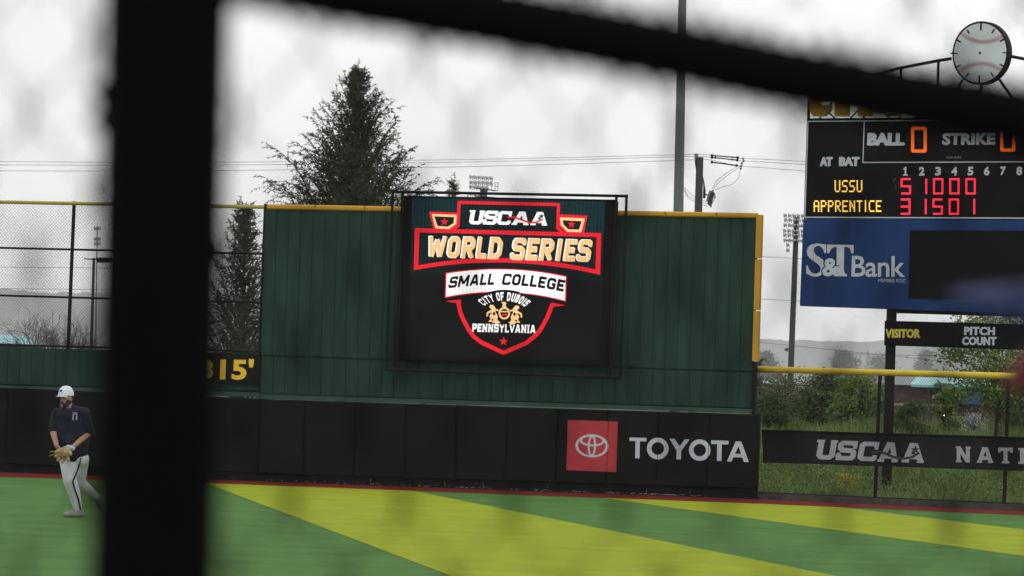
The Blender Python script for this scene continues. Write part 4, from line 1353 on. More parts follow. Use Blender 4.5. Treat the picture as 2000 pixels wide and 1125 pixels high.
def leafy(name, label, cat, base, H, rx, ry, n, ls, mleaf, seed, zlo=.25, shape=1.0, clumps=26, stems=5, spread=.24, trunk_r=.05, mtrunk=None, group=None, up=.0):
    rnd = random.Random(seed)
    base = V(base)
    o = thing(name, label, cat, base, group)
    m_ = MB(); lf = MB()
    cs = []
    for k in range(clumps):
        a_ = rnd.uniform(0, 2 * math.pi); u = rnd.random() ** .5
        h = zlo + (1 - zlo) * rnd.random()
        prof = math.sin(math.pi * min(1, max(0.02, (h - zlo) / (1 - zlo) * .86 + .12))) ** (.7 * shape)
        cs.append(base + V((math.cos(a_) * rx * u * prof, math.sin(a_) * ry * u * prof, h * H * (.92 + .08 * rnd.random()))))
    if stems == 1:
        top = base + V((0, 0, H * .8))
        m_.tube([base, base + V((rx * .05, 0, H * .4)), top], [trunk_r, trunk_r * .7, trunk_r * .15], 7)
    for k, c_ in enumerate(cs):
        if stems == 1:
            s0 = base + V((rx * .04, 0, max(H * .15, (c_.z - base.z) * rnd.uniform(.45, .75))))
            r0 = trunk_r * .3
        else:
            s0 = base + V((rnd.uniform(-.15, .15) * rx, rnd.uniform(-.1, .1) * ry, 0)); r0 = trunk_r * .4
        mid = s0 + (c_ - s0) * .5 + V((0, 0, .08 * (c_ - s0).length)) + rv(rnd) * .05 * H
        m_.tube([s0, mid, c_], [r0, r0 * .7, r0 * .25], 4, cap=False)
        for q in range(3):
            e_ = c_ + rv(rnd) * spread * min(rx, H) * .9
            m_.tube([mid + (c_ - mid) * rnd.random(), e_], [r0 * .4, r0 * .12], 3, cap=False)
    for i in range(n):
        c_ = cs[i % len(cs)]
        sg = spread * min(rx, H) * (.6 + .8 * ((i % len(cs)) * .37 % 1))
        p = c_ + V((rnd.gauss(0, sg), rnd.gauss(0, sg), rnd.gauss(0, sg * .7)))
        if p.z < base.z: continue
        a_ = rv(rnd); a_ = (a_ + V((0, 0, up))).normalized()
        b_ = a_.cross(rv(rnd)).normalized()
        s_ = ls * rnd.uniform(.6, 1.3)
        lf.poly([p - a_ * s_, p + b_ * s_ * .5, p + a_ * s_, p - b_ * s_ * .5])
    m_.build("trunk" if stems == 1 else "stem", mtrunk or m_bark, o)
    lf.build("foliage", mleaf, o)
    return o

def bare(name, label, base, H, spread, seed, nst=9, depth=5, r0=.03):
    rnd = random.Random(seed)
    o = thing(name, label, "bush", base)
    m_ = MB()
    def grow(p, d, L, r_, k):
        q = p + d * L
        m_.tube([p, p + d * L * .5 + rv(rnd) * L * .06, q], [r_, r_ * .85, r_ * .65], 4 if k > 2 else 3, cap=False)
        if k == 0: return
        for c_ in range(2 if rnd.random() < .6 else 3):
            nd_ = (d + rv(rnd) * .62 + V((0, 0, .06))).normalized()
            grow(p + (q - p) * rnd.uniform(.55, 1), nd_, L * rnd.uniform(.62, .86), r_ * .66, k - 1)
    for k in range(nst):
        a_ = 2 * math.pi * k / nst
        grow(V(base), V((math.cos(a_) * spread, math.sin(a_) * spread, 1)).normalized(), H * .33, r0, depth)
    m_.build("branches", m_twig, o)
    return o

def foot(px, py, D, z):
    p = at(px, py, D); return V((p.x, D, z))
# the tall feathery conifer behind the wall
top = at(690, 136, 140); bz = -.9
conifer("tall feathery dark conifer rising behind the green wall, left of the screen", (at(682, 400, 140).x - .12, 140, bz), top.z - bz, .80, 11, nb=270, lean=(.25, 0), side=1.0, z_lo=.34)
q = at(846, 356, 142)
conifer("small conifer tip showing between the big conifer and the floodlight head", (at(822, 420, 142).x, 142, bz), q.z - bz, .10, 12, nb=26, lean=(.9, 0), z_lo=.7)
q = at(466, 404, 126)
conifer("narrower dark conifer behind the tall fence beside the black post", (at(478, 690, 126).x, 126, -.6), q.z + .6, .46, 13, nb=150, lean=(-.12, 0), z_lo=.22, nd=.12)
bare("bare_bush", "leafless grey bush spreading low behind the tall fence above the player", (at(105, 700, 118).x, 118, 1.2), 2.3, .8, 21, 17, 6, .02)
def gz(px, D): return terrain(at(px, 760, D).x, D)
# plants behind the right fence
m_olive_leaf = leafmat("olive_leaves", (0.055, 0.065, 0.03), (0.14, 0.145, 0.07))
m_green_leaf = leafmat("fresh_green_leaves", (0.08, 0.13, 0.034), (0.17, 0.25, 0.06))
m_dark_leaf = leafmat("dark_green_leaves", (0.038, 0.06, 0.022), (0.09, 0.125, 0.04))
m_far_leaf = leafmat("far_green_leaves", (0.022, 0.034, 0.022), (0.04, 0.055, 0.03))
m_yel_leaf = leafmat("yellow_blossom", (0.35, 0.28, 0.02), (0.5, 0.42, 0.03))
m_whi_leaf = leafmat("pale_blossom", (0.24, 0.25, 0.27), (0.42, 0.42, 0.46))
def bush(label, x0, x1, yt, D, n, ls, m_, seed, name="bush", stems=5, zlo=.12, clumps=26, spread=.2, cat="bush", zbase=None, **kw):
    xc = (x0 + x1) / 2
    zb = gz(xc, D) - .02 if zbase is None else zbase
    zt = at(xc, yt, D).z
    rx = (x1 - x0) / 2 * D / F
    return leafy(name, label, cat, (at(xc, 760, D).x, D, zb), zt - zb, rx, rx * .8, n, ls, m_, seed, zlo=zlo, clumps=clumps, stems=stems, spread=spread, **kw)
bush("broad brown-green twiggy bush behind the fence next to the green wall", 1474, 1600, 738, 124, 7000, .03, m_olive_leaf, 31, clumps=90, trunk_r=.035, mtrunk=m_twig)
bush("dark dense bush in the middle of the thicket behind the fence", 1550, 1665, 731, 121, 7500, .034, m_dark_leaf, 32, clumps=80, trunk_r=.04)
bush("bright green leafy bush just left of the scoreboard post", 1622, 1738, 735, 119, 7500, .036, m_green_leaf, 33, clumps=80, trunk_r=.04)
bush("low dark bush just right of the scoreboard post", 1745, 1830, 790, 117, 4000, .034, m_dark_leaf, 34, clumps=24)
bush("upright green shrub in front of the blue awning", 1822, 1896, 752, 118, 3600, .038, m_green_leaf, 35, clumps=30, spread=.16)
bush("pale blossoming shrub at the foot of the young tree", 1876, 1935, 811, 117, 1500, .024, m_whi_leaf, 36, clumps=30)
bush("low shrub under the young leafy tree behind the fence", 1925, 2070, 785, 119, 5000, .036, m_dark_leaf, 37, clumps=34)
bush("straggly brownish bush peeping over the yellow rail", 1585, 1640, 715, 127, 700, .03, m_olive_leaf, 38, clumps=26, trunk_r=.03, mtrunk=m_twig)
bush("low leafy bush at the very foot of the green wall's end", 1470, 1545, 772, 118, 4500, .032, m_dark_leaf, 43, clumps=50)
bush("thin tall sapling against the end of the green wall", 1462, 1502, 694, 126, 900, .045, m_olive_leaf, 39, stems=1, clumps=18, zlo=.4, name="sapling", cat="tree", trunk_r=.03)
bush("small yellow flowering bush behind the banner near the post footing", 1640, 1674, 930, 103.5, 1500, .02, m_yel_leaf, 40, clumps=18, spread=.3)
# young leafy tree
zt = at(1925, 604, 112).z; zb = gz(1925, 112)
leafy("leafy_tree", "young green leafy tree with a thin trunk behind the pitch count board", "tree", (at(1945, 760, 112).x, 112, zb), zt - zb, 1.3, 1.0, 9500, .046, m_green_leaf, 41, zlo=.42, clumps=60, stems=1, spread=.2, trunk_r=.045)
# far trees standing in the mist
def far(label, x0, x1, yt, D, n, seed, name="far_tree", zlo=.1, clumps=40, ls=None, shape=1.0):
    xc = (x0 + x1) / 2
    zb = -1.3; zt = at(xc, yt, D).z
    rx = (x1 - x0) / 2 * D / F
    return leafy(name, label, "tree", (at(xc, 760, D).x, D, zb), zt - zb, rx, rx, n, ls or D * .00024, m_far_leaf, seed, zlo=zlo, clumps=clumps, stems=1, spread=.24, trunk_r=rx * .06, group="misty trees behind the outfield", shape=shape)
far("round misty tree left of the scoreboard post", 1618, 1676, 687, 2900, 5200, 51)
far("low misty tree between the round tree and the scoreboard post", 1690, 1742, 694, 3000, 5800, 53)
far("broad faint tree right of the scoreboard post", 1752, 2900, 700, 3100, 4800, 54)
far("tall faint tree below the pitch count board", 1786, 1826, 684, 3300, 4800, 55)
far("wide faint tree behind the teal roof", 1822, 3000, 692, 3400, 5200, 56)
far("misty tree right beside the end of the green wall", 1468, 1522, 690, 2400, 5800, 57)
far("large faint tree behind the young leafy tree", 1880, 1980, 694, 3500, 5200, 58)
D = 2950
zt = at(1693, 682, D).z
o = thing("far_spruce", "dark pointed spruce in the mist between two rounder trees", "tree", (at(1693, 760, D).x, D, -1.3), "misty trees behind the outfield")
rnd = random.Random(61)
mb = MB(); b0 = V((at(1693, 760, D).x, D, -1.3)); mb.tube([b0, V((b0.x, b0.y, zt))], [.3, .05], 6); mb.build("trunk", m_bark, o)
mb = MB(); H = zt + 1.3
for k in range(900):
    f_ = rnd.random() ** .7
    a_ = rnd.uniform(0, 6.28); r_ = (f_ * .3 * H * (.6 + .4 * ((f_ * 9) % 1))) * rnd.random() ** .4
    p = b0 + V((math.cos(a_) * r_, math.sin(a_) * r_, H * (1 - f_)))
    d = V((math.cos(a_), math.sin(a_), -.3)) * .95; s_ = V((-math.sin(a_), math.cos(a_), 0)) * .32
    mb.poly([p - s_, p + s_, p + d])
mb.build("crown", m_far_leaf, o)

# grass and weeds behind the right fence
m_grass = leafmat("weed_blades", (0.085, 0.13, 0.032), (0.18, 0.24, 0.065))
mb = MB(); rnd = random.Random(70)
for k in range(45000):
    y = 97.5 + 29 * rnd.random() ** 1.4
    x = rnd.uniform(4.4, 4.8 + (y * .104 - 4.2) * 1.12)
    z = terrain(x, y) - .02
    n_ = .6 + .5 * math.sin(x * 2.1 + 3 * math.sin(y * .8)) + .3 * math.sin(y * 1.7)
    h = max(.08, rnd.uniform(.12, .38) * n_) * (1.35 if y > 112 else .8)
    a_ = rnd.uniform(0, 6.28); wv = V((math.cos(a_), math.sin(a_), 0)) * rnd.uniform(.008, .02)
    tp = V((x + rnd.gauss(0, .1), y + rnd.gauss(0, .1), z + h))
    mb.poly([V((x, y, z)) - wv, V((x, y, z)) + wv, tp])
tag(mb.build("tall_grass", m_grass), kind="stuff")
m_weed = leafmat("weed_leaves", (0.065, 0.105, 0.025), (0.17, 0.25, 0.055))
mb = MB()
for k in range(34000):
    y = 98 + 14 * rnd.random()
    x = rnd.uniform(4.4, 4.8 + (y * .104 - 4.2) * 1.12)
    n_ = max(0, .45 + .6 * math.sin(x * 1.9 + 1.7 * math.sin(y)) * math.sin(y * 1.1 + x))
    if rnd.random() > n_ + .12: continue
    z = terrain(x, y) + rnd.random() * (.1 + .55 * n_)
    p = V((x, y, z)); a_ = rv(rnd); b_ = a_.cross(rv(rnd)).normalized(); s_ = rnd.uniform(.012, .035)
    mb.poly([p - a_ * s_, p + b_ * s_ * .5, p + a_ * s_, p - b_ * s_ * .5])
tag(mb.build("undergrowth", m_weed), kind="stuff")

# ------------------------------------------------------------------ buildings behind
m_brick = mat("dark_red_brick", (0.075, 0.038, 0.038), 0.9, .25, 3)
m_teal = mat("teal_metal_roof", (0.22, 0.47, 0.48), 0.5, .1, 1)
D = 250
bb = thing("brick_building", "long dark brick building with a teal metal roof behind the scoreboard post", "building", foot(1880, 800, D, -1.2))
def slab(m_, pts, dep): m_.prism([at(x, y, D + o_) for x, y, o_ in pts], V((0, dep, 0)))
mb = MB(); q = [foot(1742, 0, D, -1.2), foot(2120, 0, D, -1.2)]
zt = at(1850, 753.5, D).z
mb.prism([V((q[0].x, D, -1.2)), V((q[1].x, D, -1.2)), V((q[1].x, D, zt)), V((q[0].x, D, zt))], V((0, 14, 0))); mb.build("wall", m_brick, bb)
mb = MB()
e0, e1 = at(1780.5, 750.8, D - .6), at(2110, 760, D - .6); e1.z = e0.z
r0_, r1_ = at(1799, 731, D + 5), at(2080, 731, D + 5); r1_.z = r0_.z
mb.poly([e0, e1, r1_, r0_]); mb.poly([V((e0.x, D + 13, e0.z)), r0_, r1_, V((e1.x, D + 13, e0.z))]); mb.poly([e0, r0_, V((e0.x, D + 13, e0.z))]); mb.poly([e1, V((e1.x, D + 13, e0.z)), r1_])
mb.prism([e0, e1, V((e1.x, D + 13, e0.z)), V((e0.x, D + 13, e0.z))], V((0, 0, -.12)))
mb.build("teal_roof", m_teal, bb)
mb = MB()
e0, e1 = at(1738, 751, D - .3), at(1783, 752.5, D - .3); e1.z = e0.z
r0_, r1_ = at(1748, 732, D + 6), at(1800, 733, D + 6); r1_.z = r0_.z
mb.poly([e0, e1, r1_, r0_]); mb.poly([V((e0.x, D + 12.9, e0.z)), r0_, r1_, V((e1.x, D + 12.9, e0.z))]); mb.poly([e0, r0_, V((e0.x, D + 12.9, e0.z))])
mb.build("grey_roof", mat("grey_green_roof", (.15, .18, .17), .7, .1, 1), bb)
mb = MB(); mb.prism([at(1744, 787.5, D - .1), at(1843, 789, D - .1), at(1843, 793.5, D - .1), at(1744, 792, D - .1)], V((0, .14, 0))); mb.build("cream_band", mat("cream_stone", (.32, .28, .19), .8, .15, 3), bb)
mb = MB(); mb.prism([at(1844, 762.5, D - .9), at(1918, 764, D - .9), at(1918, 790, D - .9), at(1844, 787, D - .9)], V((0, .85, 0))); mb.build("blue_awning", mat("awning_blue", (.022, .07, .26), .6, .15, 2), bb)
mb = MB(); mb.prism([at(1828, 747.8, D - 1.2), at(1856, 748.6, D - 1.2), at(1858, 752, D - 1.2), at(1826, 751.3, D - 1.2)], V((0, .9, 0))); mb.build("roof_vent", mat("vent_grey", (.2, .2, .18), .7, .1), bb)
mb = MB(); mb.prism([at(1824, 770.5, D - .15), at(1828, 778, D - .15), at(1820, 778, D - .15)], V((0, .14, 0))); mb.build("wall_light", mat("wall_light_white", (.75, .75, .7), .5, .05), bb)
mb = MB(); mb.ball(at(1844, 810.5, D - .4), .05, nu=8, nv=6); mb.build("lit_lamp", mat("warm_lit_lamp", (1, .8, .5), .5, .02, emit=3.0), bb)
mb = MB(); b0 = at(1815, 830, 240); b0.z = -1.2; mb.tube([b0, at(1814, 756, 240)], .045, 6)
tag(mb.build("signpost", m_pole), "thin dark post standing before the brick building", "post")
for label, x0, x1, ye, yr, D in (("teal roof of a low building peeping out beside the end of the green wall", 1380, 1545, 752, 745.5, 215), ("low teal roofed building behind the leafless bush at the edge of the photo", -420, 52, 672, 655, 190)):
    c_ = foot((x0 + x1) / 2, 0, D, -1.2)
    o = thing("low_building", label, "building", c_)
    e0, e1 = at(x0, ye, D), at(x1, ye, D); zz = at(x1, ye, D).z; e0.z = e1.z = zz
    r_z = at(x1 - 18, yr, D + 4).z
    mb = MB(); a0, a1 = V((e0.x, D + 4, r_z)), V((e1.x - .45, D + 4, r_z))
    mb.poly([e0, e1, a1, a0]); mb.poly([V((e0.x, D + 8, zz)), a0, a1, V((e1.x, D + 8, zz))]); mb.poly([e1, V((e1.x, D + 8, zz)), a1]); mb.build("roof", m_teal, o)
    mb = MB(); mb.prism([V((e0.x, D + .3, -1.2)), V((e1.x - .1, D + .3, -1.2)), V((e1.x - .1, D + .3, zz - .01)), V((e0.x, D + .3, zz - .01))], V((0, 7.4, 0))); mb.build("wall", m_brick, o)

# ------------------------------------------------------------------ people
def capsule(m_, p, q, r0, r1, n=12):
    p, q = V(p), V(q); d = (q - p)
    if d.length < 1e-5: d = V((0, 0, 1e-4)); q = p + d
    d.normalize()
    pts, rs = [], []
    for k in (80, 55, 28): pts.append(p - d * r0 * math.sin(R(k))); rs.append(r0 * math.cos(R(k)))
    pts += [p, q]; rs += [r0, r1]
    for k in (28, 55, 80): pts.append(q + d * r1 * math.sin(R(k))); rs.append(r1 * math.cos(R(k)))
    m_.tube(pts, rs, n)
def fuse(name, caps, material, parent, voxel=.01, smooth=4, balls=()):
    """Grow one continuous surface over tapered limbs."""
    m_ = MB()
    for c_ in caps: capsule(m_, *c_)
    for c_, r_, sx, sy, sz in balls: m_.ball(c_, r_, sx=sx, sy=sy, sz=sz, nu=18, nv=12)
    t_ = m_.build("t", material)
    md = t_.modifiers.new("r", 'REMESH'); md.mode = 'VOXEL'; md.voxel_size = voxel
    ms_ = t_.modifiers.new("s", 'SMOOTH'); ms_.factor = .5; ms_.iterations = smooth
    dg = bpy.context.evaluated_depsgraph_get(); dg.update()
    me = bpy.data.meshes.new_from_object(t_.evaluated_get(dg))
    bpy.data.objects.remove(t_)
    o0 = ORIG[parent.name] if parent else V((0, 0, 0))
    me.transform(Matrix.Translation(-o0))
    me.materials.clear(); me.materials.append(material)
    me.polygons.foreach_set("use_smooth", [True] * len(me.polygons))
    o = bpy.data.objects.new(name, me); COL.objects.link(o)
    if parent: o.parent = parent; ORIG[o.name] = o0
    return o
def hand(caps, wrist, d, palm_n, side, L=.19, curl=.5, r=.0085):
    """palm, four bent fingers of different lengths and a thumb leaving the side of the palm"""
    wrist, d, pn = V(wrist), V(d).normalized(), V(palm_n).normalized()
    sv = d.cross(pn).normalized() * side
    k = L / .19
    for s_ in (-.028, -.010, .010, .028):
        caps.append((wrist + sv * s_ * .7 * k, wrist + d * .09 * k + sv * s_ * k, .016 * k, .013 * k))
    for s_, ln in ((-.032, .062), (-.011, .078), (.011, .084), (.032, .074)):
        b_ = wrist + d * .095 * k + sv * s_ * k
        m1 = b_ + (d + pn * curl * .5).normalized() * ln * .45 * k
        m2 = m1 + (d + pn * curl * 1.6).normalized() * ln * .33 * k
        m3 = m2 + (d * .6 + pn * curl * 2.4).normalized() * ln * .25 * k
        caps += [(b_, m1, r * 1.08 * k, r * k), (m1, m2, r * k, r * .92 * k), (m2, m3, r * .92 * k, r * .75 * k)]
    t0 = wrist + d * .03 * k + sv * .03 * k
    t1 = t0 + (d * .6 + sv * .8 + pn * .2).normalized() * .042 * k
    t2 = t1 + (d * .9 + sv * .25 + pn * .4).normalized() * .034 * k
    caps += [(t0, t1, .013 * k, .0105 * k), (t1, t2, .0105 * k, .008 * k)]

m_skin = mat("skin", (0.34, 0.185, 0.13), .6, .1, 8)
m_navy = mat("navy_shirt_cloth", (0.007, 0.0085, 0.021), .9, .3, 4, bump=.3)
m_pants = mat("pale_grey_trousers", (0.58, 0.58, 0.62), .9, .08, 5, bump=.4)
m_beard = mat("dark_beard", (0.035, 0.022, 0.016), .9, .2, 20)
PD = 70.8
P = lambda x, y, dd=0.0: at(50 + x / 3.75, 730 + y / 3.75, PD + dd)
ft = P(370, 1062, 0); ft.z = 0
pl = thing("person", "bearded ball player in navy shirt, white cap and pale trousers jogging on the turf", "person", (P(350, 1055).x, PD, 0))
fd = V((-.62, -.78, 0)).normalized(); lf_ = V((.78, -.62, 0))   # the way he faces; his left
hc = P(299, 178, -.02)
rs_, ls_ = P(228, 292, .10), P(432, 288, -.10)
re_, le_ = P(203, 425, .06), P(478, 420, -.02)
rw_, lw_ = P(228, 530, -.2), P(352, 532, -.26)
caps = [(P(322, 262), P(312, 225, -.01), .066, .058),
        (P(345, 330, .02), P(352, 560, .02), .10, .10), (rs_, ls_, .075, .075),
        (rs_, re_, .062, .05), (re_, rw_, .05, .031), (ls_, le_, .062, .05), (le_, lw_, .05, .031),
        (P(318, 640, .06), P(338, 790, -.06), .095, .065), (P(338, 790, -.06), P(380, 1000, 0), .062, .042),
        (P(388, 640, .0), P(392, 800, .14), .095, .065), (P(392, 800, .14), P(512, 905, .32), .062, .042)]
# head: skull, jaw, nose, ears
hb = [(hc + V((0, 0, .02)), .1, .84, .98, 1.08), (hc + fd * .022 + V((0, 0, -.055)), .075, .84, .95, .95)]
caps += [(hc + fd * .088 + V((0, 0, -.005)), hc + fd * .108 + V((0, 0, -.034)), .011, .016)]
caps += [(hc + fd * .07 + V((0, 0, -.1)), hc + fd * .082 + V((0, 0, -.105)), .03, .024)]
for s_ in (-1, 1): hb.append((hc + lf_ * .086 * s_ + V((0, 0, -.012)), .03, .45, .7, 1.1))
hd = (P(262, 565, -.33) - rw_)
hand(caps, rw_, hd, -fd * -1 + V((0, 0, -.3)), 1, .18, .5)
hand(caps, lw_, (P(300, 585, -.34) - lw_), V((-.3, .8, -.2)), -1, .18, .5)
fuse("body", caps, m_skin, pl, .0075, 3, hb)
mb = MB()
for s_ in (-1, 1):
    mb.ball(hc + fd * .091 + lf_ * .034 * s_ + V((0, 0, .008)), .011, sx=1.2, sy=1.2, sz=.6, nu=8, nv=6)
mb.build("eye", m_black, pl)
mb = MB(); mb.tube([hc + fd * .098 - lf_ * .026 + V((0, 0, -.072)), hc + fd * .106 + V((0, 0, -.07)), hc + fd * .098 + lf_ * .026 + V((0, 0, -.072))], .006, 6); mb.build("mouth", mat("lip", (.22, .09, .08), .6, .1), pl)
bc = []
for k in range(-5, 6):
    a_ = k * .3
    d_ = fd * math.cos(a_) + lf_ * math.sin(a_)
    r_ = .078
    bc.append((hc + d_ * r_ * .95 + V((0, 0, -.045 if abs(k) > 2 else -.085)), hc + d_ * r_ * .86 + V((0, 0, -.098 if abs(k) < 4 else -.06)), .022, .026))
bc.append((hc + fd * .1 - lf_ * .03 + V((0, 0, -.056)), hc + fd * .1 + lf_ * .03 + V((0, 0, -.056)), .009, .009))
fuse("beard", bc, m_beard, pl, .007, 2)
mb = MB()
for k in range(-3, 4):
    a_ = math.pi + k * .42
    d_ = fd * math.cos(a_) + lf_ * math.sin(a_)
    mb.ball(hc + d_ * .083 + V((0, 0, .0)), .03, sz=1.3)
hr = fuse("hair", [(hc + (fd * math.cos(a_) + lf_ * math.sin(a_)) * .078 + V((0, 0, .02)), hc + (fd * math.cos(a_) + lf_ * math.sin(a_)) * .078 + V((0, 0, -.03)), .022, .018) for a_ in [math.pi + k * .3 for k in range(-4, 5)]], m_beard, pl, .008, 2)
# cap: dome and brim
m_cap = mat("white_cap_cloth", (0.62, 0.64, 0.70), .8, .06, 6)
mb = MB()
cz = hc + V((0, 0, .035))
rows = []
for k in range(8):
    th = R(90 * k / 7)
    rr_, zz = .113 * math.cos(th) ** .75 if k < 7 else .002, .135 * math.sin(th)
    rows.append(mb.vs([cz + fd * (.01 + rr_ * 1.03 * math.cos(q * 2 * math.pi / 20)) + lf_ * (rr_ * .92 * math.sin(q * 2 * math.pi / 20)) + V((0, 0, zz)) for q in range(20)]))
for k in range(7):
    for q in range(20):
        w_ = (q + 1) % 20
        mb.f.append((rows[k] + q, rows[k] + w_, rows[k + 1] + w_, rows[k + 1] + q)); mb.m.append(0)
cp = mb.build("cap", m_cap, pl, True)
mb = MB()
edge_o, edge_i = [], []
for q in range(-8, 9):
    a_ = q * .13
    edge_i.append(cz + fd * (.01 + .112 * math.cos(a_)) + lf_ * .1 * math.sin(a_) + V((0, 0, .004)))
    edge_o.append(cz + fd * (.01 + .112 * math.cos(a_) + .068 * math.cos(a_ * 1.45) ** 1) + lf_ * .102 * math.sin(a_) + V((0, 0, -.012 - .01 * abs(q / 8) ** 2)))
i0 = mb.vs(edge_i); j0 = mb.vs(edge_o); k0 = mb.vs([p - V((0, 0, .006)) for p in edge_i]); l0 = mb.vs([p - V((0, 0, .006)) for p in edge_o])
for q in range(16):
    mb.f += [(i0 + q, j0 + q, j0 + q + 1, i0 + q + 1), (k0 + q, k0 + q + 1, l0 + q + 1, l0 + q), (j0 + q, l0 + q, l0 + q + 1, j0 + q + 1)]; mb.m += [0] * 3
mb.build("brim", mat("cap_brim_cloth", (.40, .42, .48), .8, .06), cp)
mb = MB(); 
bp = cz + fd * .117 + V((0, 0, .058))
for dx, dz, w_, h_ in ((-.012, 0, .006, .03), (.012, 0, .006, .03), (0, .013, .022, .006), (0, -.002, .022, .006)):
    q = bp + lf_ * dx + V((0, 0, dz)) + fd * .002
    mb.prism([q - lf_ * w_ - V((0, 0, h_ * .6)), q + lf_ * w_ - V((0, 0, h_ * .6)), q + lf_ * w_ + V((0, 0, h_ * .6)), q - lf_ * w_ + V((0, 0, h_ * .6))], -fd * .01)
mb.build("cap_badge", mat("badge_navy", (.03, .035, .07), .8, .1), cp)
# shirt
sc_ = [(P(285, 312, .05), P(390, 310, -.03), .125, .13), (P(300, 340, .05), P(300, 480, .05), .135, .14), (P(385, 340, -.03), P(396, 480, -.02), .138, .14),
       (P(308, 480, .05), P(318, 590, .04), .14, .115), (P(394, 480, -.02), P(393, 600, -.01), .14, .118), (P(345, 500, -.02), P(350, 598, -.02), .15, .135),
       (rs_ + V((0, 0, -.01)), P(205, 405, .07), .074, .078), (ls_ + V((0, 0, -.01)), P(462, 412, -.05), .076, .08),
       (P(322, 268, .02), P(320, 245, .02), .095, .082), (P(300, 275, .04), rs_, .07, .08), (P(345, 272, 0), ls_, .075, .085)]
sh = fuse("shirt", sc_, m_navy, pl, .01, 4)
p0 = P(360, 312, -.215)
mb = MB()
for sx, sz, w_, h_ in ((-.03, 0, .008, .05), (.03, 0, .008, .05), (0, .045, .03, .01), (-.022, .03, .012, .012), (.022, .03, .012, .012)):
    q = p0 + V((sx * .8, 0, sz))
    mb.prism([q + V((-w_, 0, -h_)), q + V((w_, 0, -h_)), q + V((w_, 0, h_)), q + V((-w_, 0, h_))], V((0, .06, 0)))
mb.build("chest_badge", mat("badge_pale", (.3, .33, .42), .8, .1), sh)
# trousers
tr = [(P(308, 628, .05), P(398, 628, 0), .115, .13), (P(312, 640, .05), P(326, 780, -.06), .125, .098), (P(345, 640, 0), P(345, 720, -.04), .12, .09),
      (P(326, 780, -.06), P(352, 860, -.02), .098, .088), (P(352, 860, -.02), P(382, 990, 0), .088, .06),
      (P(398, 640, .02), P(392, 790, .13), .125, .09), (P(392, 790, .13), P(505, 898, .30), .086, .06)]
pt = fuse("trousers", tr, m_pants, pl, .01, 4)
stripe_pts = [P(405, 615, -.125), P(396, 660, -.11), P(372, 730, -.115), P(345, 788, -.16), P(362, 850, -.115), P(388, 920, -.085), P(404, 998, -.062)]
mb = MB(); mb.tube(stripe_pts, .011, 6); mb.build("side_stripe", m_navy, pt)
# shoes
m_shoe = mat("grey_cleat", (0.24, 0.23, 0.22), .7, .2, 9)
s1 = P(395, 1030, 0); toe = s1 + V((-.19, -.1, 0)); s1.z = .055; toe.z = .04
fuse("shoe", [(s1, toe, .052, .036), (s1 + V((.02, 0, .0)), P(392, 1005, 0), .05, .05), (s1 + (toe - s1) * .4 + V((0, 0, .015)), toe, .046, .034)], m_shoe, pl, .008, 2)
s2 = P(525, 915, .33)
fuse("shoe", [(s2, s2 + V((.06, .06, -.16)), .05, .034), (s2 + V((.02, .02, .02)), s2 + V((.03, .04, -.08)), .05, .042)], m_shoe, pl, .008, 2)
# the glove on his hand: a thing he holds
gl = thing("baseball_glove", "tan leather baseball glove held at the waist of the jogging player", "glove", P(275, 590, -.4))
gc = [(P(292, 560, -.38), P(280, 600, -.42), .06, .064)]
for (x0, y0), (x1, y1) in (((262, 560), (222, 575)), ((255, 580), (224, 605)), ((258, 600), (240, 632)), ((275, 612), (272, 645)), ((300, 605), (312, 632)), ((310, 560), (330, 590))):
    gc.append((P(x0, y0, -.40), P(x1, y1, -.46), .038, .026))
m_glove = mat("tan_leather", (0.30, 0.23, 0.10), .6, .25, 14, bump=.4)
fuse("palm", gc, m_glove, gl, .008, 2)
mb = MB()
for pts in ([(225, 575), (195, 568), (178, 572)], [(225, 590), (190, 595), (172, 604)], [(224, 600), (205, 612)]):
    mb.tube([P(x, y, -.45) for x, y in pts], .006, 5)
mb.build("lace", m_glove, gl)
mb = MB()
for x0, y0, x1, y1 in ((240, 575, 262, 622), (255, 566, 283, 615), (272, 562, 302, 606)): mb.tube([P(x0, y0, -.475), P((x0 + x1) / 2, (y0 + y1) / 2, -.515), P(x1, y1, -.48)], .006, 5)
mb.build("seam_welt", mat("dark_leather_lace", (.14, .1, .05), .7, .2), gl)
fuse("wrist_strap", [(P(312, 538, -.36), P(345, 548, -.36), .035, .035)], mat("pale_blue_strap", (.32, .4, .46), .7, .1), gl, .008, 2)

# ------------------------------------------------------------------ spectator close to the camera, behind the near fence
SD = 4.3
Q = lambda x, y, dd=0.0: at(x, y, SD + dd)
hc = Q(2278, 668); k_ = 1.0
sp = thing("person", "out of focus spectator in navy jacket and cap with ruddy face, close to the fence", "person", (hc.x, SD, .5))
fd2, lf2 = V((-1, 0, 0)), V((0, -1, 0))
m_ruddy = mat("ruddy_skin", (0.17, 0.03, 0.036), .6, .1, 8)
sz_ = hc.z
def S(x, y, z): return V((hc.x + x, SD + y, z))
shz = sz_ - .205
hips = .5 + .9
caps = [(S(.02, 0, sz_ - .2), S(0, 0, sz_ - .08), .062, .056), (S(.03, 0, shz - .08), S(.03, 0, hips), .14, .14), (S(.03, -.17, shz), S(.03, .17, shz), .06, .06)]
for s_ in (-1, 1):
    caps += [(S(.03, .19 * s_, shz), S(.05, .23 * s_, shz - .29), .055, .045), (S(.05, .23 * s_, shz - .29), S(-.02, .22 * s_, shz - .54), .045, .03)]
    caps += [(S(.02, .09 * s_, hips), S(.0, .1 * s_, .98), .09, .06), (S(.0, .1 * s_, .98), S(.03, .1 * s_, .58), .058, .04)]
    hand(caps, S(-.02, .22 * s_, shz - .54), V((-.15, 0, -1)), V((-.2, -s_, 0)), s_, .19, .4)
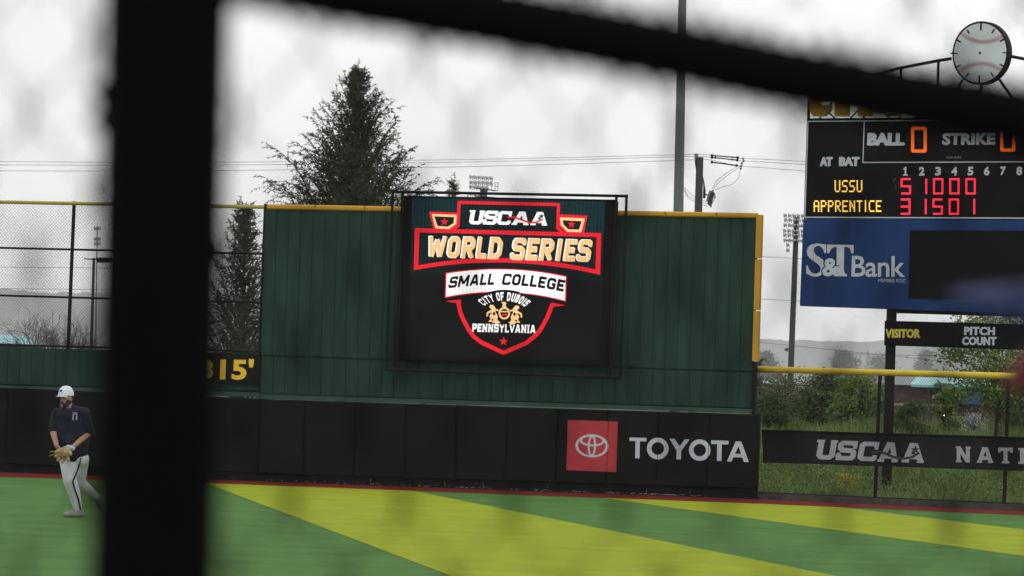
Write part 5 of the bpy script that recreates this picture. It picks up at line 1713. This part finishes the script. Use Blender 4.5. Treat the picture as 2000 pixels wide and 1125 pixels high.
hb = [(hc + V((.005, 0, .02)), .1, 1.0, .8, 1.1), (hc + fd2 * .028 + V((0, 0, -.058)), .072, .98, .82, 1.0)]
caps += [(hc + fd2 * .094 + V((0, 0, .0)), hc + fd2 * .122 + V((0, 0, -.034)), .011, .015), (hc + fd2 * .078 + V((0, 0, -.1)), hc + fd2 * .09 + V((0, 0, -.108)), .026, .022),
         (hc + fd2 * .094 + V((0, -.014, -.066)), hc + fd2 * .094 + V((0, .014, -.066)), .012, .012)]
for s_ in (-1, 1): hb.append((hc + V((.015, .082 * s_, -.012)), .03, .7, .4, 1.1))
fuse("body", caps, m_ruddy, sp, .008, 3, hb)
mb = MB()
for s_ in (-1, 1): mb.ball(hc + fd2 * .088 + lf2 * .033 * s_ + V((0, 0, .008)), .011, nu=8, nv=6)
mb.build("eye", m_black, sp)
m_jacket = mat("navy_jacket_cloth", (0.010, 0.013, 0.045), .85, .2, 6)
jc = [(S(.03, 0, shz - .07), S(.03, 0, hips - .1), .165, .16), (S(.03, -.15, shz - .02), S(.03, .15, shz - .02), .09, .09), (S(-.02, 0, shz - .15), S(-.02, 0, hips), .15, .15)]
for s_ in (-1, 1):
    jc += [(S(.03, .19 * s_, shz - .01), S(.05, .235 * s_, shz - .29), .085, .068), (S(.05, .235 * s_, shz - .29), S(-.02, .225 * s_, shz - .52), .066, .05)]
jc += [(S(.02, 0, shz + .02), S(.02, 0, shz + .05), .09, .08)]
fuse("jacket", jc, m_jacket, sp, .012, 3)
tr = [(S(.02, -.07, hips - .02), S(.02, .07, hips - .02), .13, .13)]
for s_ in (-1, 1): tr += [(S(.02, .09 * s_, hips - .05), S(.0, .1 * s_, .98), .115, .085), (S(.0, .1 * s_, .98), S(.03, .1 * s_, .6), .083, .07)]
fuse("trousers", tr, mat("dark_denim", (.03, .035, .05), .9, .2, 8), sp, .012, 3)
for s_ in (-1, 1): fuse("shoe", [(S(.05, .1 * s_, .56), S(-.13, .1 * s_, .54), .05, .036), (S(.04, .1 * s_, .6), S(.05, .1 * s_, .55), .05, .05)], m_black, sp, .01, 2)
mb = MB(); rows = []
cz = hc + V((.005, 0, .035))
for k in range(8):
    th = R(90 * k / 7)
    rr_, zz = .116 * math.cos(th) ** .75 if k < 7 else .002, .125 * math.sin(th)
    rows.append(mb.vs([cz + V((-rr_ * 1.03 * math.cos(q * 2 * math.pi / 20), rr_ * .86 * math.sin(q * 2 * math.pi / 20), zz)) for q in range(20)]))
for k in range(7):
    for q in range(20):
        w_ = (q + 1) % 20
        mb.f.append((rows[k] + q, rows[k] + w_, rows[k + 1] + w_, rows[k + 1] + q)); mb.m.append(0)
for q in range(8):
    a0, a1 = -1.2 + q * .3, -.9 + q * .3
    f_ = lambda a_, e: cz + V((-(.114 + e * .075 * math.cos(a_ * .9)) * math.cos(a_) * 1.0, .098 * math.sin(a_), .014 - .012 * e - .045 * e * math.sin(a_) ** 2))
    mb.prism([f_(a0, 0), f_(a0, 1), f_(a1, 1), f_(a1, 0)], V((0, 0, -.005)))
mb.build("cap", mat("navy_cap_cloth", (.02, .03, .085), .8, .1), sp, False)
hr = fuse("hair", [(hc + V((.09 * math.cos(a_), .078 * math.sin(a_), .03)), hc + V((.085 * math.cos(a_), .074 * math.sin(a_), -.05)), .022, .016) for a_ in [k * .3 for k in range(-4, 5)]], m_beard, sp, .008, 2)

# ------------------------------------------------------------------ the near fence, far out of focus
ND = 3.1
N = lambda x, y, dd=0.0: at(x, y, ND + dd)
m_nf = mat("near_fence_black", (0.002, 0.002, 0.0022), .8, .2, 8, spec=.05)
nf = thing("near_fence", "blurred black chain link fence with a thick post and slanting rail close to the camera", "fence", (0, ND, 0))
t, b = N(327, -60), N(300, 1100)
d = b - t
b0 = t + d * ((0 - t.z) / d.z)
mb = MB(); mb.tube([b0, b, t, t - d * .35], .039, 24); mb.build("post", m_nf, nf, True)
# second post out of view
mb = MB(); mb.tube([b0 + V((2.0, 0, 0)), t + V((2.0, 0, 0)) - d * .1], .0325, 16); mb.build("post", m_nf, nf, True)
rail = [(180, -130), (430, -62), (700, -12), (985, 37), (1300, 97), (1500, 140), (1625, 163), (1750, 186), (2000, 230), (2600, 338), (5000, 790)]
mb = MB(); mb.tube([N(x, y, .0) for x, y in rail], .0205, 14); mb.build("rail", m_nf, nf, True)
# gusset in the corner of post and rail
mb = MB(); mb.tube([N(395, 30), N(420, -8), N(470, -35)], .012, 8); mb.build("corner_brace", m_nf, nf)
# wire ties wound round the rail
mb = MB(); pts = []
def rail_at(x):
    for k in range(len(rail) - 1):
        if rail[k][0] <= x <= rail[k + 1][0]:
            s_ = (x - rail[k][0]) / (rail[k + 1][0] - rail[k][0]); return rail[k][1] + (rail[k + 1][1] - rail[k][1]) * s_
    return rail[-1][1]
rnd = random.Random(90)
for k in range(70):
    x = 520 + k * 47 + rnd.uniform(-12, 12)
    y = rail_at(x); h = rnd.uniform(66, 78)
    mb.tube([N(x - 22, y + h * .5, -.016), N(x - 6, y + h, -.004), N(x + 8, y + h * .6, .014), N(x + 14, y - h * .6, .014), N(x + 20, y - h, -.004), N(x + 32, y - h * .5, -.016)], .0026, 6)
mb.build("tie_wire", m_nf, nf)
for x, y in ((432, 190), (438, 490), (424, 612), (206, 205)):
    mb = MB(); mb.tube([N(x - 26, y - 40), N(x - 4, y - 8), N(x, y + 6), N(x - 26, y + 45)], .0055, 6); mb.build("post_tie", m_nf, nf)
mb = MB()
zt = N(0, -400).z
wire_mesh(mb, V((-1.3, ND, 0)), V((1, 0, 0)), 2.9, lambda t_: .55, lambda t_: zt, .066, .092, .0009, 6, wob=.006, seed=4, knuckle=.0016)
mb.build("chain_mesh", m_nf, nf)

# ------------------------------------------------------------------ misty air
mb = MB(); mb.box((0, 4780, 108.5), (5000, 9700, 221))
hz = mb.build("haze", [])
bm_ = bmesh.new(); bm_.from_mesh(hz.data); bmesh.ops.recalc_face_normals(bm_, faces=bm_.faces[:]); bm_.to_mesh(hz.data); bm_.free()
hm = bpy.data.materials.new("mist")
hm.use_nodes = True
n_ = hm.node_tree.nodes; n_.remove(n_["Principled BSDF"])
pv = n_.new("ShaderNodeVolumePrincipled")
pv.inputs["Color"].default_value = (0.97, 0.975, 0.985, 1)
pv.inputs["Density"].default_value = 0.00011
hm.node_tree.links.new(pv.outputs[0], n_["Material Output"].inputs["Volume"])
hz.data.materials.append(hm)
hz["kind"] = "stuff"
